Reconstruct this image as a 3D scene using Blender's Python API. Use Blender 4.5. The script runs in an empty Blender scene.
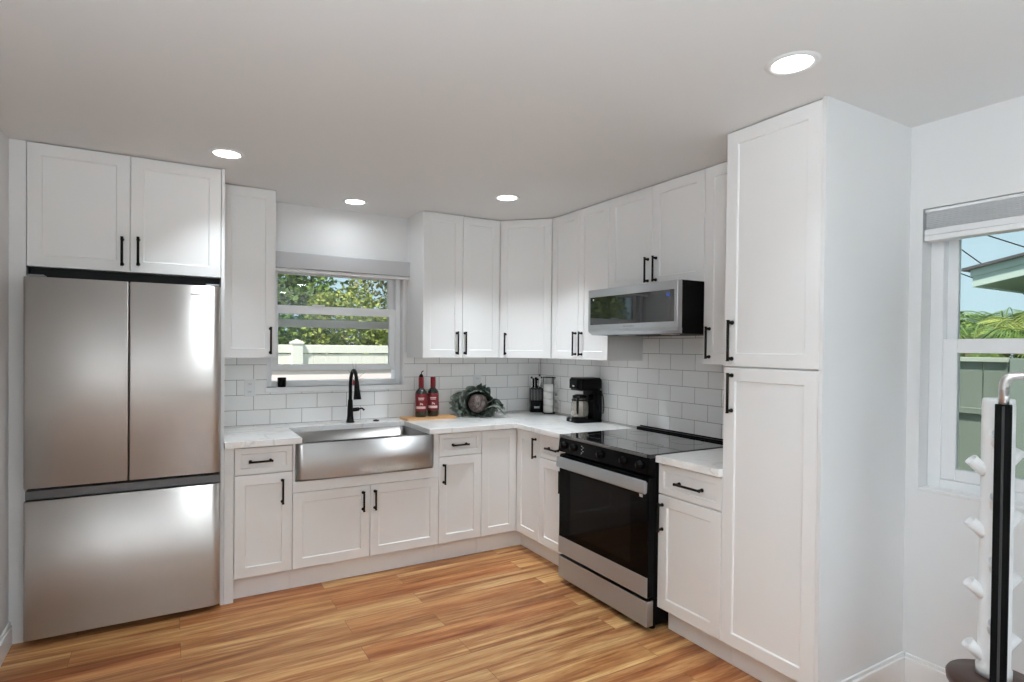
import bpy, bmesh, math, random
from mathutils import Vector, Matrix
PI = math.pi
sc = bpy.context.scene
COL = sc.collection
R = random.Random(7)

# ------------------------------------------------------------------ camera
CX, CY, CZ = -2.8417, -4.1624, 1.471
yaw, pitch, roll, F = 0.5142, -0.0115, 0.0098, 571.67
fw = Vector((math.sin(yaw)*math.cos(pitch), math.cos(yaw)*math.cos(pitch), math.sin(pitch)))
rt = Vector((math.cos(yaw), -math.sin(yaw), 0)); up = rt.cross(fw)
rr = rt*math.cos(roll)+up*math.sin(roll); uu = up*math.cos(roll)-rt*math.sin(roll)
cd = bpy.data.cameras.new('camera'); cam = bpy.data.objects.new('camera', cd); COL.objects.link(cam)
cam.matrix_world = Matrix(((rr.x, uu.x, -fw.x, CX), (rr.y, uu.y, -fw.y, CY), (rr.z, uu.z, -fw.z, CZ), (0, 0, 0, 1)))
cd.sensor_width = 36; cd.lens = F*36/1024
cd.shift_x = (512-492.15)/1024; cd.shift_y = (353.57-341)/1024
cd.clip_start = .02
sc.camera = cam

# ------------------------------------------------------------------ world, sun, exposure
w = bpy.data.worlds.new('sky'); sc.world = w; w.use_nodes = True
nt = w.node_tree; nt.nodes.clear()
wo = nt.nodes.new('ShaderNodeOutputWorld'); bg = nt.nodes.new('ShaderNodeBackground')
tc = nt.nodes.new('ShaderNodeTexCoord'); sx = nt.nodes.new('ShaderNodeSeparateXYZ'); rp = nt.nodes.new('ShaderNodeValToRGB')
nt.links.new(tc.outputs['Generated'], sx.inputs[0]); nt.links.new(sx.outputs['Z'], rp.inputs[0])
rp.color_ramp.elements[0].color = (.47, .64, .71, 1); rp.color_ramp.elements[0].position = 0
rp.color_ramp.elements[1].color = (.34, .52, .70, 1); rp.color_ramp.elements[1].position = .8
nt.links.new(rp.outputs[0], bg.inputs[0]); bg.inputs[1].default_value = 1.0
nt.links.new(bg.outputs[0], wo.inputs[0])
sd = bpy.data.lights.new('sun', 'SUN'); sd.energy = 5.0; sd.angle = .03; sd.color = (1, .96, .9)
so = bpy.data.objects.new('sun', sd); COL.objects.link(so); so.rotation_euler = Vector((-.45, -.35, .82)).to_track_quat('Z', 'Y').to_euler()
sc.view_settings.view_transform = 'Standard'; sc.view_settings.look = 'None'
sc.view_settings.gamma = 1; sc.view_settings.use_curve_mapping = False
sc.view_settings.exposure = 0.42
CAN_NEAR, FAR_FILL, UPFILL = 6.0, 2.0, 66.0      # watts: kitchen lamps, then unseen far lamps and uplights added for fill
try:
    sc.cycles.max_bounces = 10; sc.cycles.diffuse_bounces = 6; sc.cycles.glossy_bounces = 5
    sc.cycles.transparent_max_bounces = 12; sc.cycles.sample_clamp_indirect = 6; sc.cycles.caustics_reflective = False
except Exception: pass

# ------------------------------------------------------------------ materials
def mat(name, col, rough=.5, metal=0, spec=.5, emit=None, es=0, coat=0, alpha=1, trans=0, ior=1.45):
    m = bpy.data.materials.new(name); m.use_nodes = True
    b = m.node_tree.nodes['Principled BSDF']
    b.inputs['Base Color'].default_value = (*col, 1); b.inputs['Roughness'].default_value = rough
    b.inputs['Metallic'].default_value = metal; b.inputs['Specular IOR Level'].default_value = spec
    b.inputs['Coat Weight'].default_value = coat; b.inputs['Alpha'].default_value = alpha
    b.inputs['Transmission Weight'].default_value = trans; b.inputs['IOR'].default_value = ior
    if emit: b.inputs['Emission Color'].default_value = (*emit, 1); b.inputs['Emission Strength'].default_value = es
    return m
def nodes(m):
    n = m.node_tree.nodes; l = m.node_tree.links; return n, l, n['Principled BSDF']
def coords(n, l, sc_=(1, 1, 1), rot=(0, 0, 0), loc=(0, 0, 0)):
    g = n.new('ShaderNodeNewGeometry'); mp = n.new('ShaderNodeMapping')
    l.new(g.outputs['Position'], mp.inputs[0]); mp.inputs['Scale'].default_value = sc_
    mp.inputs['Rotation'].default_value = rot; mp.inputs['Location'].default_value = loc
    return mp
def objcoords(n, l, sc_=(1, 1, 1)):
    t = n.new('ShaderNodeTexCoord'); mp = n.new('ShaderNodeMapping'); l.new(t.outputs['Object'], mp.inputs[0]); mp.inputs['Scale'].default_value = sc_; return mp
def noise(n, l, src, scale, detail=3, rough=.5, dist=0):
    t = n.new('ShaderNodeTexNoise'); l.new(src.outputs[0], t.inputs['Vector']); t.inputs['Scale'].default_value = scale
    t.inputs['Detail'].default_value = detail; t.inputs['Roughness'].default_value = rough; t.inputs['Distortion'].default_value = dist; return t
def bump(n, l, b, h, strength, dist=.002):
    t = n.new('ShaderNodeBump'); l.new(h, t.inputs['Height']); t.inputs['Strength'].default_value = strength; t.inputs['Distance'].default_value = dist
    l.new(t.outputs[0], b.inputs['Normal']); return t
def ramp(n, l, src, stops):
    t = n.new('ShaderNodeValToRGB'); l.new(src, t.inputs[0]); e = t.color_ramp.elements
    while len(e) < len(stops): e.new(.5)
    for k, (p, c) in enumerate(stops): e[k].position = p; e[k].color = (*c, 1)
    return t
def mix(n, l, fac, a, b_, mode='MIX'):
    t = n.new('ShaderNodeMix'); t.data_type = 'RGBA'; t.blend_type = mode
    for s, v in ((t.inputs[0], fac), (t.inputs[6], a), (t.inputs[7], b_)):
        if hasattr(v, 'links') or hasattr(v, 'is_output'): l.new(v, s)
        elif isinstance(v, (int, float)): s.default_value = v
        else: s.default_value = (*v, 1)
    return t.outputs[2]

def wall_mat(name, col, bs=.12):
    m = mat(name, col, .55, spec=.35); n, l, b = nodes(m); c = coords(n, l)
    t = noise(n, l, c, 28, 4, .6); bump(n, l, b, t.outputs[0], bs, .004); return m
M = {}
M['wall'] = wall_mat('wall_paint', (.78, .78, .78))
M['ceiling'] = wall_mat('ceiling_paint', (.78, .78, .775), .08)
M['cabinet'] = mat('cabinet_paint', (.86, .86, .855), .42, spec=.35)
M['trim'] = mat('trim_paint', (.85, .85, .85), .35, spec=.4)
M['vinyl'] = mat('window_vinyl', (.84, .85, .86), .3)
M['black'] = mat('black_matte_metal', (.005, .005, .005), .38, .0, spec=.2)
M['gloss_black'] = mat('gloss_black_plastic', (.003, .003, .0035), .14, spec=.16)
M['black_plastic'] = mat('black_plastic', (.006, .006, .0065), .35, spec=.15)
M['black_body'] = mat('black_enamel', (.004, .004, .004), .45, spec=.08)
M['cooktop'] = mat('cooktop_glass', (.012, .012, .013), .045, spec=.8, coat=.6)
M['oven_glass'] = mat('oven_glass', (.002, .002, .002), .05, spec=.10)
M['inner_glass'] = mat('oven_inner_glass', (.006, .005, .005), .07, spec=.16)
M['mw_glass'] = mat('microwave_glass', (.008, .010, .012), .02, spec=.5, ior=2.3)
M['dark'] = mat('dark_void', (.01, .01, .01), .7)
M['shade'] = mat('grey_shade_fabric', (.52, .52, .53), .8); n, l, b = nodes(M['shade']); c = coords(n, l, (1, 1, 60)); t = noise(n, l, c, 6); bump(n, l, b, t.outputs[0], .08, .001)
M['chrome'] = mat('chrome', (.75, .75, .75), .12, 1)
M['white_plastic'] = mat('white_plastic', (.80, .80, .80), .35)
M['white_ceramic'] = mat('white_ceramic', (.82, .81, .79), .15)
M['lens'] = mat('lamp_diffuser', (.9, .9, .9), .5, emit=(1, .99, .97), es=6)

def steel(name, col, rough, axis):
    m = mat(name, col, rough, 1); n, l, b = nodes(m)
    s = (1, 1, 160) if axis == 'h' else (160, 160, 1)
    c = coords(n, l, s); t = noise(n, l, c, 4, 3, .6)
    r = ramp(n, l, t.outputs[0], [(0, (rough-.012,)*3), (1, (rough+.012,)*3)]); l.new(r.outputs[0], b.inputs['Roughness'])
    
    b.inputs['Anisotropic'].default_value = .96; tg = n.new('ShaderNodeCombineXYZ'); tg.inputs[2].default_value = 1; l.new(tg.outputs[0], b.inputs['Tangent'])
    return m
M['fridge'] = steel('fridge_steel', (.60, .58, .56), .40, 'h')
M['steel'] = steel('brushed_steel', (.58, .60, .62), .42, 'h')
M['sink_steel'] = steel('sink_steel', (.62, .62, .62), .46, 'h')

def floor_mat():
    m = mat('plank_floor', (.4, .22, .12), .38, spec=.35); n, l, b = nodes(m)
    c = coords(n, l, loc=(.35, .07, 0))
    br = n.new('ShaderNodeTexBrick'); l.new(c.outputs[0], br.inputs['Vector'])
    br.offset = .37; br.offset_frequency = 2; br.squash = 1
    for k, v in (('Scale', 1), ('Mortar Size', .0012), ('Mortar Smooth', .1), ('Bias', 0), ('Brick Width', 1.22), ('Row Height', .152)): br.inputs[k].default_value = v
    br.inputs['Color1'].default_value = (0, 0, 0, 1); br.inputs['Color2'].default_value = (1, 1, 1, 1); br.inputs['Mortar'].default_value = (.5, .5, .5, 1)
    # per-plank offset of the grain
    ad = n.new('ShaderNodeVectorMath'); ad.operation = 'MULTIPLY_ADD'
    l.new(br.outputs['Color'], ad.inputs[0]); ad.inputs[1].default_value = (13.7, 7.3, 5.1)
    st = n.new('ShaderNodeMapping'); l.new(c.outputs[0], st.inputs[0]); st.inputs['Scale'].default_value = (.62, 9.0, 1)
    l.new(st.outputs[0], ad.inputs[2])
    g1 = noise(n, l, ad, 1.6, 6, .62, .5)
    g2 = noise(n, l, ad, 7.0, 5, .65, .3)
    cr = ramp(n, l, g1.outputs[0], [(.28, (.18, .070, .028)), (.40, (.33, .130, .050)), (.50, (.46, .218, .088)), (.58, (.56, .31, .135)), (.72, (.72, .46, .21))])
    # plank tone
    pt = ramp(n, l, br.outputs['Color'], [(0, (.78, .62, .54)), (.3, (1.05, .84, .74)), (.5, (.92, .96, .96)), (.75, (1.10, 1.10, 1.02)), (1, (1.15, 1.24, 1.18))])
    a = mix(n, l, .8, cr.outputs[0], pt.outputs[0], 'MULTIPLY')
    fr = ramp(n, l, g2.outputs[0], [(.36, (.72, .62, .56)), (.56, (1.08, 1.08, 1.08))])
    a = mix(n, l, .75, a, fr.outputs[0], 'MULTIPLY')
    a = mix(n, l, br.outputs['Fac'], a, (.20, .10, .05))
    l.new(a, b.inputs['Base Color'])
    rr_ = ramp(n, l, g2.outputs[0], [(.3, (.42,)*3), (.7, (.33,)*3)]); l.new(rr_.outputs[0], b.inputs['Roughness'])
    bump(n, l, b, g2.outputs[0], .06, .001)
    return m
M['floor'] = floor_mat()

def tile_mat(name, axis, off, bw_):
    m = mat(name, (.8, .8, .79), .14, spec=.5); n, l, b = nodes(m)
    g = n.new('ShaderNodeNewGeometry'); s = n.new('ShaderNodeSeparateXYZ'); l.new(g.outputs['Position'], s.inputs[0])
    a1 = n.new('ShaderNodeMath'); a1.operation = 'ADD'; l.new(s.outputs[axis], a1.inputs[0]); a1.inputs[1].default_value = off+100*bw_
    a2 = n.new('ShaderNodeMath'); a2.operation = 'ADD'; l.new(s.outputs['Z'], a2.inputs[0]); a2.inputs[1].default_value = -.927+.102*20
    cb = n.new('ShaderNodeCombineXYZ'); l.new(a1.outputs[0], cb.inputs[0]); l.new(a2.outputs[0], cb.inputs[1])
    br = n.new('ShaderNodeTexBrick'); l.new(cb.outputs[0], br.inputs['Vector']); br.offset = .5
    for k, v in (('Scale', 1), ('Mortar Size', .0016), ('Mortar Smooth', .15), ('Bias', 0), ('Brick Width', bw_), ('Row Height', .102)): br.inputs[k].default_value = v
    br.inputs['Color1'].default_value = (.92, .915, .905, 1); br.inputs['Color2'].default_value = (.88, .875, .865, 1); br.inputs['Mortar'].default_value = (.27, .265, .26, 1)
    l.new(br.outputs['Color'], b.inputs['Base Color'])
    iv = n.new('ShaderNodeMath'); iv.operation = 'SUBTRACT'; iv.inputs[0].default_value = 1; l.new(br.outputs['Fac'], iv.inputs[1])
    bump(n, l, b, iv.outputs[0], .5, .0015)
    r = ramp(n, l, br.outputs['Fac'], [(0, (.13,)*3), (1, (.8,)*3)]); l.new(r.outputs[0], b.inputs['Roughness'])
    return m
M['tile_back'] = tile_mat('subway_tile_back', 'X', .02925, .2105)
M['tile_right'] = tile_mat('subway_tile_right', 'Y', .0105, .199)

def quartz_mat():
    m = mat('quartz', (.85, .85, .84), .12, spec=.5); n, l, b = nodes(m); c = coords(n, l, rot=(0, 0, .5))
    t = noise(n, l, c, 1.1, 5, .55, 2.2)
    v = ramp(n, l, t.outputs[0], [(.47, (.93, .925, .915)), (.495, (.78, .77, .75)), (.52, (.93, .925, .915)), (1, (.94, .935, .925))])
    t2 = noise(n, l, c, 3.0, 6, .6, 1.2)
    v2 = ramp(n, l, t2.outputs[0], [(.46, (1, 1, 1)), (.5, (.92, .90, .87)), (.54, (1, 1, 1))])
    l.new(mix(n, l, .6, v.outputs[0], v2.outputs[0], 'MULTIPLY'), b.inputs['Base Color']); return m
M['quartz'] = quartz_mat()

def glass_mat():
    m = bpy.data.materials.new('window_glass'); m.use_nodes = True; n = m.node_tree.nodes; l = m.node_tree.links; n.clear()
    o = n.new('ShaderNodeOutputMaterial'); mx = n.new('ShaderNodeMixShader'); tr = n.new('ShaderNodeBsdfTransparent'); gl = n.new('ShaderNodeBsdfGlossy')
    fr = n.new('ShaderNodeFresnel'); fr.inputs[0].default_value = 1.45; gl.inputs['Roughness'].default_value = .01
    tr.inputs[0].default_value = (.96, .975, .965, 1)
    l.new(fr.outputs[0], mx.inputs[0]); l.new(tr.outputs[0], mx.inputs[1]); l.new(gl.outputs[0], mx.inputs[2]); l.new(mx.outputs[0], o.inputs[0]); return m
M['glass'] = glass_mat()

def leaf_mat(name, c1, c2, rough=.5):
    m = mat(name, c1, rough, spec=.3); n, l, b = nodes(m)
    g = n.new('ShaderNodeNewGeometry'); r = ramp(n, l, g.outputs['Random Per Island'], [(0, c1), (1, c2)]); l.new(r.outputs[0], b.inputs['Base Color'])
    b.inputs['Subsurface Weight'].default_value = 0
    return m

# ------------------------------------------------------------------ mesh helpers
def newbm(): return bmesh.new()
def box(bm, x0, x1, y0, y1, z0, z1, bev=0, seg=2):
    if x0 > x1: x0, x1 = x1, x0
    if y0 > y1: y0, y1 = y1, y0
    if z0 > z1: z0, z1 = z1, z0
    V = [bm.verts.new(p) for p in ((x0, y0, z0), (x1, y0, z0), (x1, y1, z0), (x0, y1, z0), (x0, y0, z1), (x1, y0, z1), (x1, y1, z1), (x0, y1, z1))]
    fs = [bm.faces.new([V[i] for i in q]) for q in ((0, 3, 2, 1), (4, 5, 6, 7), (0, 1, 5, 4), (1, 2, 6, 5), (2, 3, 7, 6), (3, 0, 4, 7))]
    if bev > 0:
        es = list({e for f in fs for e in f.edges})
        bmesh.ops.bevel(bm, geom=es, offset=bev, segments=seg, profile=.5, affect='EDGES')
    return bm
def prism(bm, pts, z0, z1, bev=0):
    a = [bm.verts.new((x, y, z0)) for x, y in pts]; b_ = [bm.verts.new((x, y, z1)) for x, y in pts]; n = len(pts)
    f = [bm.faces.new(list(reversed(a))), bm.faces.new(b_)]
    for i in range(n): f.append(bm.faces.new((a[i], a[(i+1) % n], b_[(i+1) % n], b_[i])))
    bmesh.ops.recalc_face_normals(bm, faces=f)
    if bev:
        es = [e for e in {e for q in f for e in q.edges} if abs(e.verts[0].co.z-e.verts[1].co.z) < 1e-6 and e.verts[0].co.z > z1-1e-6]
        bmesh.ops.bevel(bm, geom=es, offset=bev, segments=2, affect='EDGES')
    return bm
def lathe(bm, prof, c=(0, 0, 0), seg=28, axis='z', a0=0, a1=2*PI):
    """prof: list of (r, h)"""
    full = abs(a1-a0-2*PI) < 1e-6; ns = seg if full else seg+1
    rings = []
    def P(r, h, a):
        u, v = r*math.cos(a), r*math.sin(a)
        if axis == 'z': return (c[0]+u, c[1]+v, c[2]+h)
        if axis == 'y': return (c[0]+u, c[1]+h, c[2]+v)
        return (c[0]+h, c[1]+u, c[2]+v)
    fs = []
    for r, h in prof:
        if r < 1e-6: rings.append([bm.verts.new(P(0, h, 0))])
        else: rings.append([bm.verts.new(P(r, h, a0+(a1-a0)*k/seg)) for k in range(ns)])
    for A, B_ in zip(rings, rings[1:]):
        for k in range(seg if full else seg):
            k2 = (k+1) % ns
            if len(A) == 1 and len(B_) == 1: continue
            if len(A) == 1: fs.append(bm.faces.new((A[0], B_[k], B_[k2])))
            elif len(B_) == 1: fs.append(bm.faces.new((A[k], A[k2], B_[0])))
            else: fs.append(bm.faces.new((A[k], A[k2], B_[k2], B_[k])))
    bmesh.ops.recalc_face_normals(bm, faces=fs)
    for f in fs: f.smooth = True
    return bm
def tube(bm, pts, r, seg=12, cap=True):
    P = [Vector(p) for p in pts]; n = len(P); rad = r if isinstance(r, (list, tuple)) else [r]*n
    T = [(P[min(i+1, n-1)]-P[max(i-1, 0)]).normalized() for i in range(n)]
    ref = Vector((0, 0, 1)) if abs(T[0].z) < .9 else Vector((1, 0, 0))
    N = (ref-T[0]*ref.dot(T[0])).normalized(); rings = []
    for i in range(n):
        N = (N-T[i]*N.dot(T[i])).normalized(); B_ = T[i].cross(N)
        rings.append([bm.verts.new(P[i]+(N*math.cos(2*PI*k/seg)+B_*math.sin(2*PI*k/seg))*rad[i]) for k in range(seg)])
    fs = []
    for A, C in zip(rings, rings[1:]):
        for k in range(seg): fs.append(bm.faces.new((A[k], A[(k+1) % seg], C[(k+1) % seg], C[k])))
    for f in fs: f.smooth = True
    if cap: fs.append(bm.faces.new(rings[0][::-1])); fs.append(bm.faces.new(rings[-1]))
    bmesh.ops.recalc_face_normals(bm, faces=fs)
    return bm
def bez(p0, p1, p2, p3, n=12):
    p0, p1, p2, p3 = map(Vector, (p0, p1, p2, p3)); o = []
    for i in range(n+1):
        t = i/n; o.append(p0*(1-t)**3+p1*3*t*(1-t)**2+p2*3*t*t*(1-t)+p3*t**3)
    return o
def me(name, bm):
    m = bpy.data.meshes.new(name); bm.to_mesh(m); bm.free(); return m
def obj(name, bm, material, parent=None, loc=(0, 0, 0), rot=(0, 0, 0)):
    m = bm if isinstance(bm, bpy.types.Mesh) else me(name, bm)
    if material and len(m.materials) == 0: m.materials.append(material)
    o = bpy.data.objects.new(name, m); COL.objects.link(o); o.location = loc; o.rotation_euler = rot
    if parent: o.parent = parent
    return o
def tag(o, label, cat, group=None, kind=None):
    o['label'] = label; o['category'] = cat
    if group: o['group'] = group
    if kind: o['kind'] = kind
    return o
def thing(name, label, cat, loc=(0, 0, 0), rz=0, group=None):
    o = bpy.data.objects.new(name, None); COL.objects.link(o); o.location = loc; o.rotation_euler = (0, 0, rz); o.empty_display_size = .1
    return tag(o, label, cat, group)
def struct(name, bm, m, label=None, parent=None):
    o = obj(name, bm, m, parent)
    if not parent:
        o['kind'] = 'structure'; o['label'] = label or name.replace('_', ' '); o['category'] = name.split('_')[0]
    return o

# ------------------------------------------------------------------ dimensions
H = 2.4526; D = .6376; U = .3216; ZT = .1325; ZC = .921; ZS = .887; ZU = 1.3867; G = .6103; L = .9267
XB2 = -L-.329; XSK = XB2-.9468; XB1 = XSK-.3173          # back run seams
YB3 = -L-.3138; YST = YB3-.7797; YPA = YST-.3897; YPE = YPA-.4561
YU3 = -G-.639; YU4 = YU3-.7746
XP0, XP1 = -2.5900, -2.5720                               # fridge side panel
XL = -3.518                                               # left wall
YR = -7.6; XRR = 0.0

# ------------------------------------------------------------------ room shell
def wall_with_hole(name, m, label, plane, a0, a1, t0, t1, holes):
    """plane 'y': wall across x (a) with thickness t in y; 'x': wall along y with thickness t in x"""
    bm = newbm()
    def b_(u0, u1, z0, z1):
        if u1-u0 < 1e-4 or z1-z0 < 1e-4: return
        if plane == 'y': box(bm, u0, u1, t0, t1, z0, z1)
        else: box(bm, t0, t1, u0, u1, z0, z1)
    cur = a0
    for (u0, u1, z0, z1) in sorted(holes):
        b_(cur, u0, 0, H); b_(u0, u1, 0, z0); b_(u0, u1, z1, H); cur = u1
    b_(cur, a1, 0, H)
    return struct(name, bm, m, label)
W1 = (-2.262, -1.285, 1.178, 2.06)      # window 1 opening x0 x1 z0 z1
W2 = (-3.86, -2.915, .868, 2.085)       # window 2 opening y0 y1 z0 z1
W3 = (-6.9, -4.9, .55, 2.12)        # unseen opening added in the left wall to let in fill daylight
PD = (-2.25, -.25, .03, 2.12)           # patio door behind the camera
wb = wall_with_hole('wall_back', M['wall'], 'white painted back wall with the sink window', 'y', XL-.15, .15, 0, .15, [W1])
wr = wall_with_hole('wall_right', M['wall'], 'white painted right wall behind the range', 'x', YR, 0, 0, .15, [W2])
wall_with_hole('wall_left', M['wall'], 'white painted wall left of the refrigerator', 'x', YR, 0, XL-.15, XL, [W3])
wall_with_hole('wall_rear', M['wall'], 'white wall behind the camera with the patio door', 'y', XL-.15, .15, YR-.15, YR, [PD])
bm = newbm(); box(bm, XL-.15, .15, YR-.15, .15, -.12, 0); struct('floor', bm, M['floor'], 'warm brown wood plank floor')
bm = newbm(); box(bm, XL-.15, .15, YR-.15, .15, H, H+.12); struct('ceiling', bm, M['ceiling'], 'white painted ceiling')
bm = newbm(); box(bm, -D-.002, -.0005, YPE, YPE+.016, 0.0, H-.0005); struct('wall_pantry', bm, M['wall'], 'white wall closing the side of the pantry')
bm = newbm(); box(bm, XL+.0005, -3.4515, -.61, -.57, 0, H-.0005); struct('trim_1', bm, M['trim'], 'white filler strip left of the refrigerator')
def baseboard(name, pts, label, hb=.140):
    """pts: (x0,y0,x1,y1,nx,ny) segments"""
    bm = newbm()
    for x0, y0, x1, y1, nx, ny in pts:
        t, t2 = .015, .009
        for (za, zb_, th) in ((0, hb-.018, t), (hb-.018, hb, t2)):
            box(bm, min(x0, x1, x0+nx*th, x1+nx*th), max(x0, x1, x0+nx*th, x1+nx*th), min(y0, y1, y0+ny*th, y1+ny*th), max(y0, y1, y0+ny*th, y1+ny*th), za, zb_, .002, 1)
    return struct(name, bm, M['trim'], label)
baseboard('baseboard_pantry', [(-D+.01, YPE-.0005, -.0005, YPE-.0005, 0, -1)], 'white baseboard under the pantry side')
baseboard('baseboard_right', [(-.0005, YPE-.016, -.0005, YR, -1, 0)], 'white baseboard under the right window')
baseboard('baseboard_left', [(XL+.0005, -.611, XL+.0005, YR, 1, 0)], 'white baseboard on the left wall', .115)
baseboard('baseboard_rear', [(XL+.016, YR+.0005, PD[0]-.06, YR+.0005, 0, 1), (PD[1]+.06, YR+.0005, -.016, YR+.0005, 0, 1)], 'white baseboard on the rear wall')

# backsplash tiles, parts of their walls
def rects(bm, plane, t0, t1, rs):
    for u0, u1, z0, z1 in rs:
        if plane == 'y': box(bm, u0, u1, t0, t1, z0, z1)
        else: box(bm, t0, t1, u0, u1, z0, z1)
    return bm
ZTT = 1.425
obj('tile_backsplash', rects(newbm(), 'y', -.009, -.0003, [(XP1+.001, W1[0], ZC, ZU), (W1[0], W1[1], ZC, W1[2]-.035), (W1[1]+.0, -.009, ZC, ZU), (W1[1], XB2+.015, ZU, ZTT)]), M['tile_back'], wb)
obj('tile_backsplash', rects(newbm(), 'x', -.009, -.0003, [(YPA, -.0, ZC, ZU), (YU4+.001, YU3-.001, ZU, 1.60)]), M['tile_right'], wr)
def outlet(x, z, p):
    bm = newbm(); box(bm, x-.035, x+.035, -.0145, -.0095, z-.057, z+.057, .002)
    o = obj('outlet_plate', bm, M['white_plastic'], p)
    bm = newbm()
    for dz in (-.026, .026): box(bm, x-.014, x+.014, -.0165, -.0147, z+dz-.017, z+dz+.017, .0015)
    s = obj('outlet_socket', bm, M['white_plastic'], p)
    for dz in (-.026, .026):
        for dx in (-.006, .006):
            bm = newbm(); box(bm, x+dx-.001, x+dx+.001, -.0169, -.0167, z+dz-.005, z+dz+.005); obj('outlet_slot', bm, M['dark'], s)
for x, z, lab in ((-2.368, 1.18, 'white outlet in the tiles left of the window'), (-.635, 1.185, 'white outlet in the tiles above the cabbage')):
    t = thing('electrical_outlet', lab, 'outlet', (0, 0, 0)); outlet(x, z, t)

# ------------------------------------------------------------------ windows
def frame_rect(bm, plane, u0, u1, z0, z1, w_, t0, t1, bev=.002, wt=None, wb_=None):
    wt = wt or w_; wb_ = wb_ or w_
    def b_(a, b2, c, d):
        if plane == 'y': box(bm, a, b2, t0, t1, c, d, bev, 1)
        else: box(bm, t0, t1, a, b2, c, d, bev, 1)
    b_(u0, u0+w_, z0, z1); b_(u1-w_, u1, z0, z1); b_(u0+w_, u1-w_, z0, z0+wb_); b_(u0+w_, u1-w_, z1-wt, z1)
def pane(plane, u0, u1, z0, z1, t, name, par):
    bm = newbm()
    if plane == 'y': box(bm, u0, u1, t, t+.004, z0, z1)
    else: box(bm, t, t+.004, u0, u1, z0, z1)
    return obj(name, bm, M['glass'], par)
# window over the sink: lower sash raised a little
w1 = bpy.data.objects.new('window_1', None); COL.objects.link(w1); w1['kind'] = 'structure'; w1['label'] = 'white sash window over the sink, lower sash raised'; w1['category'] = 'window'
x0, x1, z0, z1 = W1
bm = newbm(); frame_rect(bm, 'y', x0+.001, x1-.001, z0+.001, z1-.001, .038, .045, .135); obj('window_frame', bm, M['vinyl'], w1)
bm = newbm(); frame_rect(bm, 'y', x0+.039, x1-.039, 1.600, z1-.04, .045, .092, .118, wb_=.056); s = obj('sash', bm, M['vinyl'], w1); pane('y', x0+.084, x1-.084, 1.656, z1-.085, .104, 'pane', s)
bm = newbm(); frame_rect(bm, 'y', x0+.039, x1-.039, 1.290, 1.752, .045, .058, .086, wt=.058); box(bm, -1.95, -1.86, .046, .058, 1.752, 1.762, .003, 1); s = obj('sash', bm, M['vinyl'], w1); pane('y', x0+.084, x1-.084, 1.335, 1.695, .070, 'pane', s)
bm = newbm(); box(bm, x0-.012, x1+.012, -.022, .044, z0-.034, z0+.0, .003); obj('window_sill', bm, M['trim'], w1)
bm = newbm(); box(bm, x1+.0005, x1+.014, -.014, -.0005, z0, 1.99, .002); obj('casing', bm, M['trim'], w1)
# window on the right wall
w2 = bpy.data.objects.new('window_2', None); COL.objects.link(w2); w2['kind'] = 'structure'; w2['label'] = 'white sash window on the right wall'; w2['category'] = 'window'
y0, y1, z0, z1 = W2
bm = newbm(); frame_rect(bm, 'x', y0+.001, y1-.001, z0+.001, z1-.001, .048, .075, .145); obj('window_frame', bm, M['vinyl'], w2)
bm = newbm(); frame_rect(bm, 'x', y0+.049, y1-.049, 1.47, z1-.05, .038, .115, .14, wb_=.05); s = obj('sash', bm, M['vinyl'], w2); pane('x', y0+.087, y1-.087, 1.52, z1-.088, .127, 'pane', s)
bm = newbm(); frame_rect(bm, 'x', y0+.049, y1-.049, .918, 1.525, .052, .082, .112, wt=.06, wb_=.05); s = obj('sash', bm, M['vinyl'], w2); pane('x', y0+.10, y1-.10, .968, 1.465, .095, 'pane', s)
bm = newbm(); box(bm, .001, .149, y0+.001, y1-.001, z0+.0005, z0+.012, .002, 1); obj('window_sill', bm, M['trim'], w2)
w3 = bpy.data.objects.new('fill_window', None); COL.objects.link(w3); w3['kind'] = 'structure'; w3['label'] = 'unseen wide window added in the left wall for fill daylight'; w3['category'] = 'window'
y0, y1, z0, z1 = W3
bm = newbm(); frame_rect(bm, 'x', y0+.001, y1-.001, z0+.001, z1-.001, .05, XL-.13, XL-.04); ym_ = (y0+y1)/2; box(bm, XL-.12, XL-.05, ym_-.03, ym_+.03, z0+.05, z1-.05, .002, 1); obj('window_frame', bm, M['vinyl'], w3)
pane('x', y0+.051, ym_-.031, z0+.051, z1-.051, XL-.09, 'pane', w3); pane('x', ym_+.031, y1-.051, z0+.051, z1-.051, XL-.09, 'pane', w3)
# patio door behind the camera (seen mirrored in the steel)
d1 = bpy.data.objects.new('door_1', None); COL.objects.link(d1); d1['kind'] = 'structure'; d1['label'] = 'sliding glass patio door behind the camera'; d1['category'] = 'door'
bm = newbm(); frame_rect(bm, 'y', PD[0]+.001, PD[1]-.001, .001, PD[3]-.001, .05, YR-.12, YR-.03, wb_=.03)
mx = (PD[0]+PD[1])/2; box(bm, mx-.03, mx+.03, YR-.11, YR-.05, .03, PD[3]-.05, .002, 1); obj('door_frame', bm, M['vinyl'], d1)
pane('y', PD[0]+.05, mx-.03, .03, PD[3]-.05, YR-.08, 'pane', d1); pane('y', mx+.03, PD[1]-.05, .03, PD[3]-.05, YR-.08, 'pane', d1)

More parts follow.
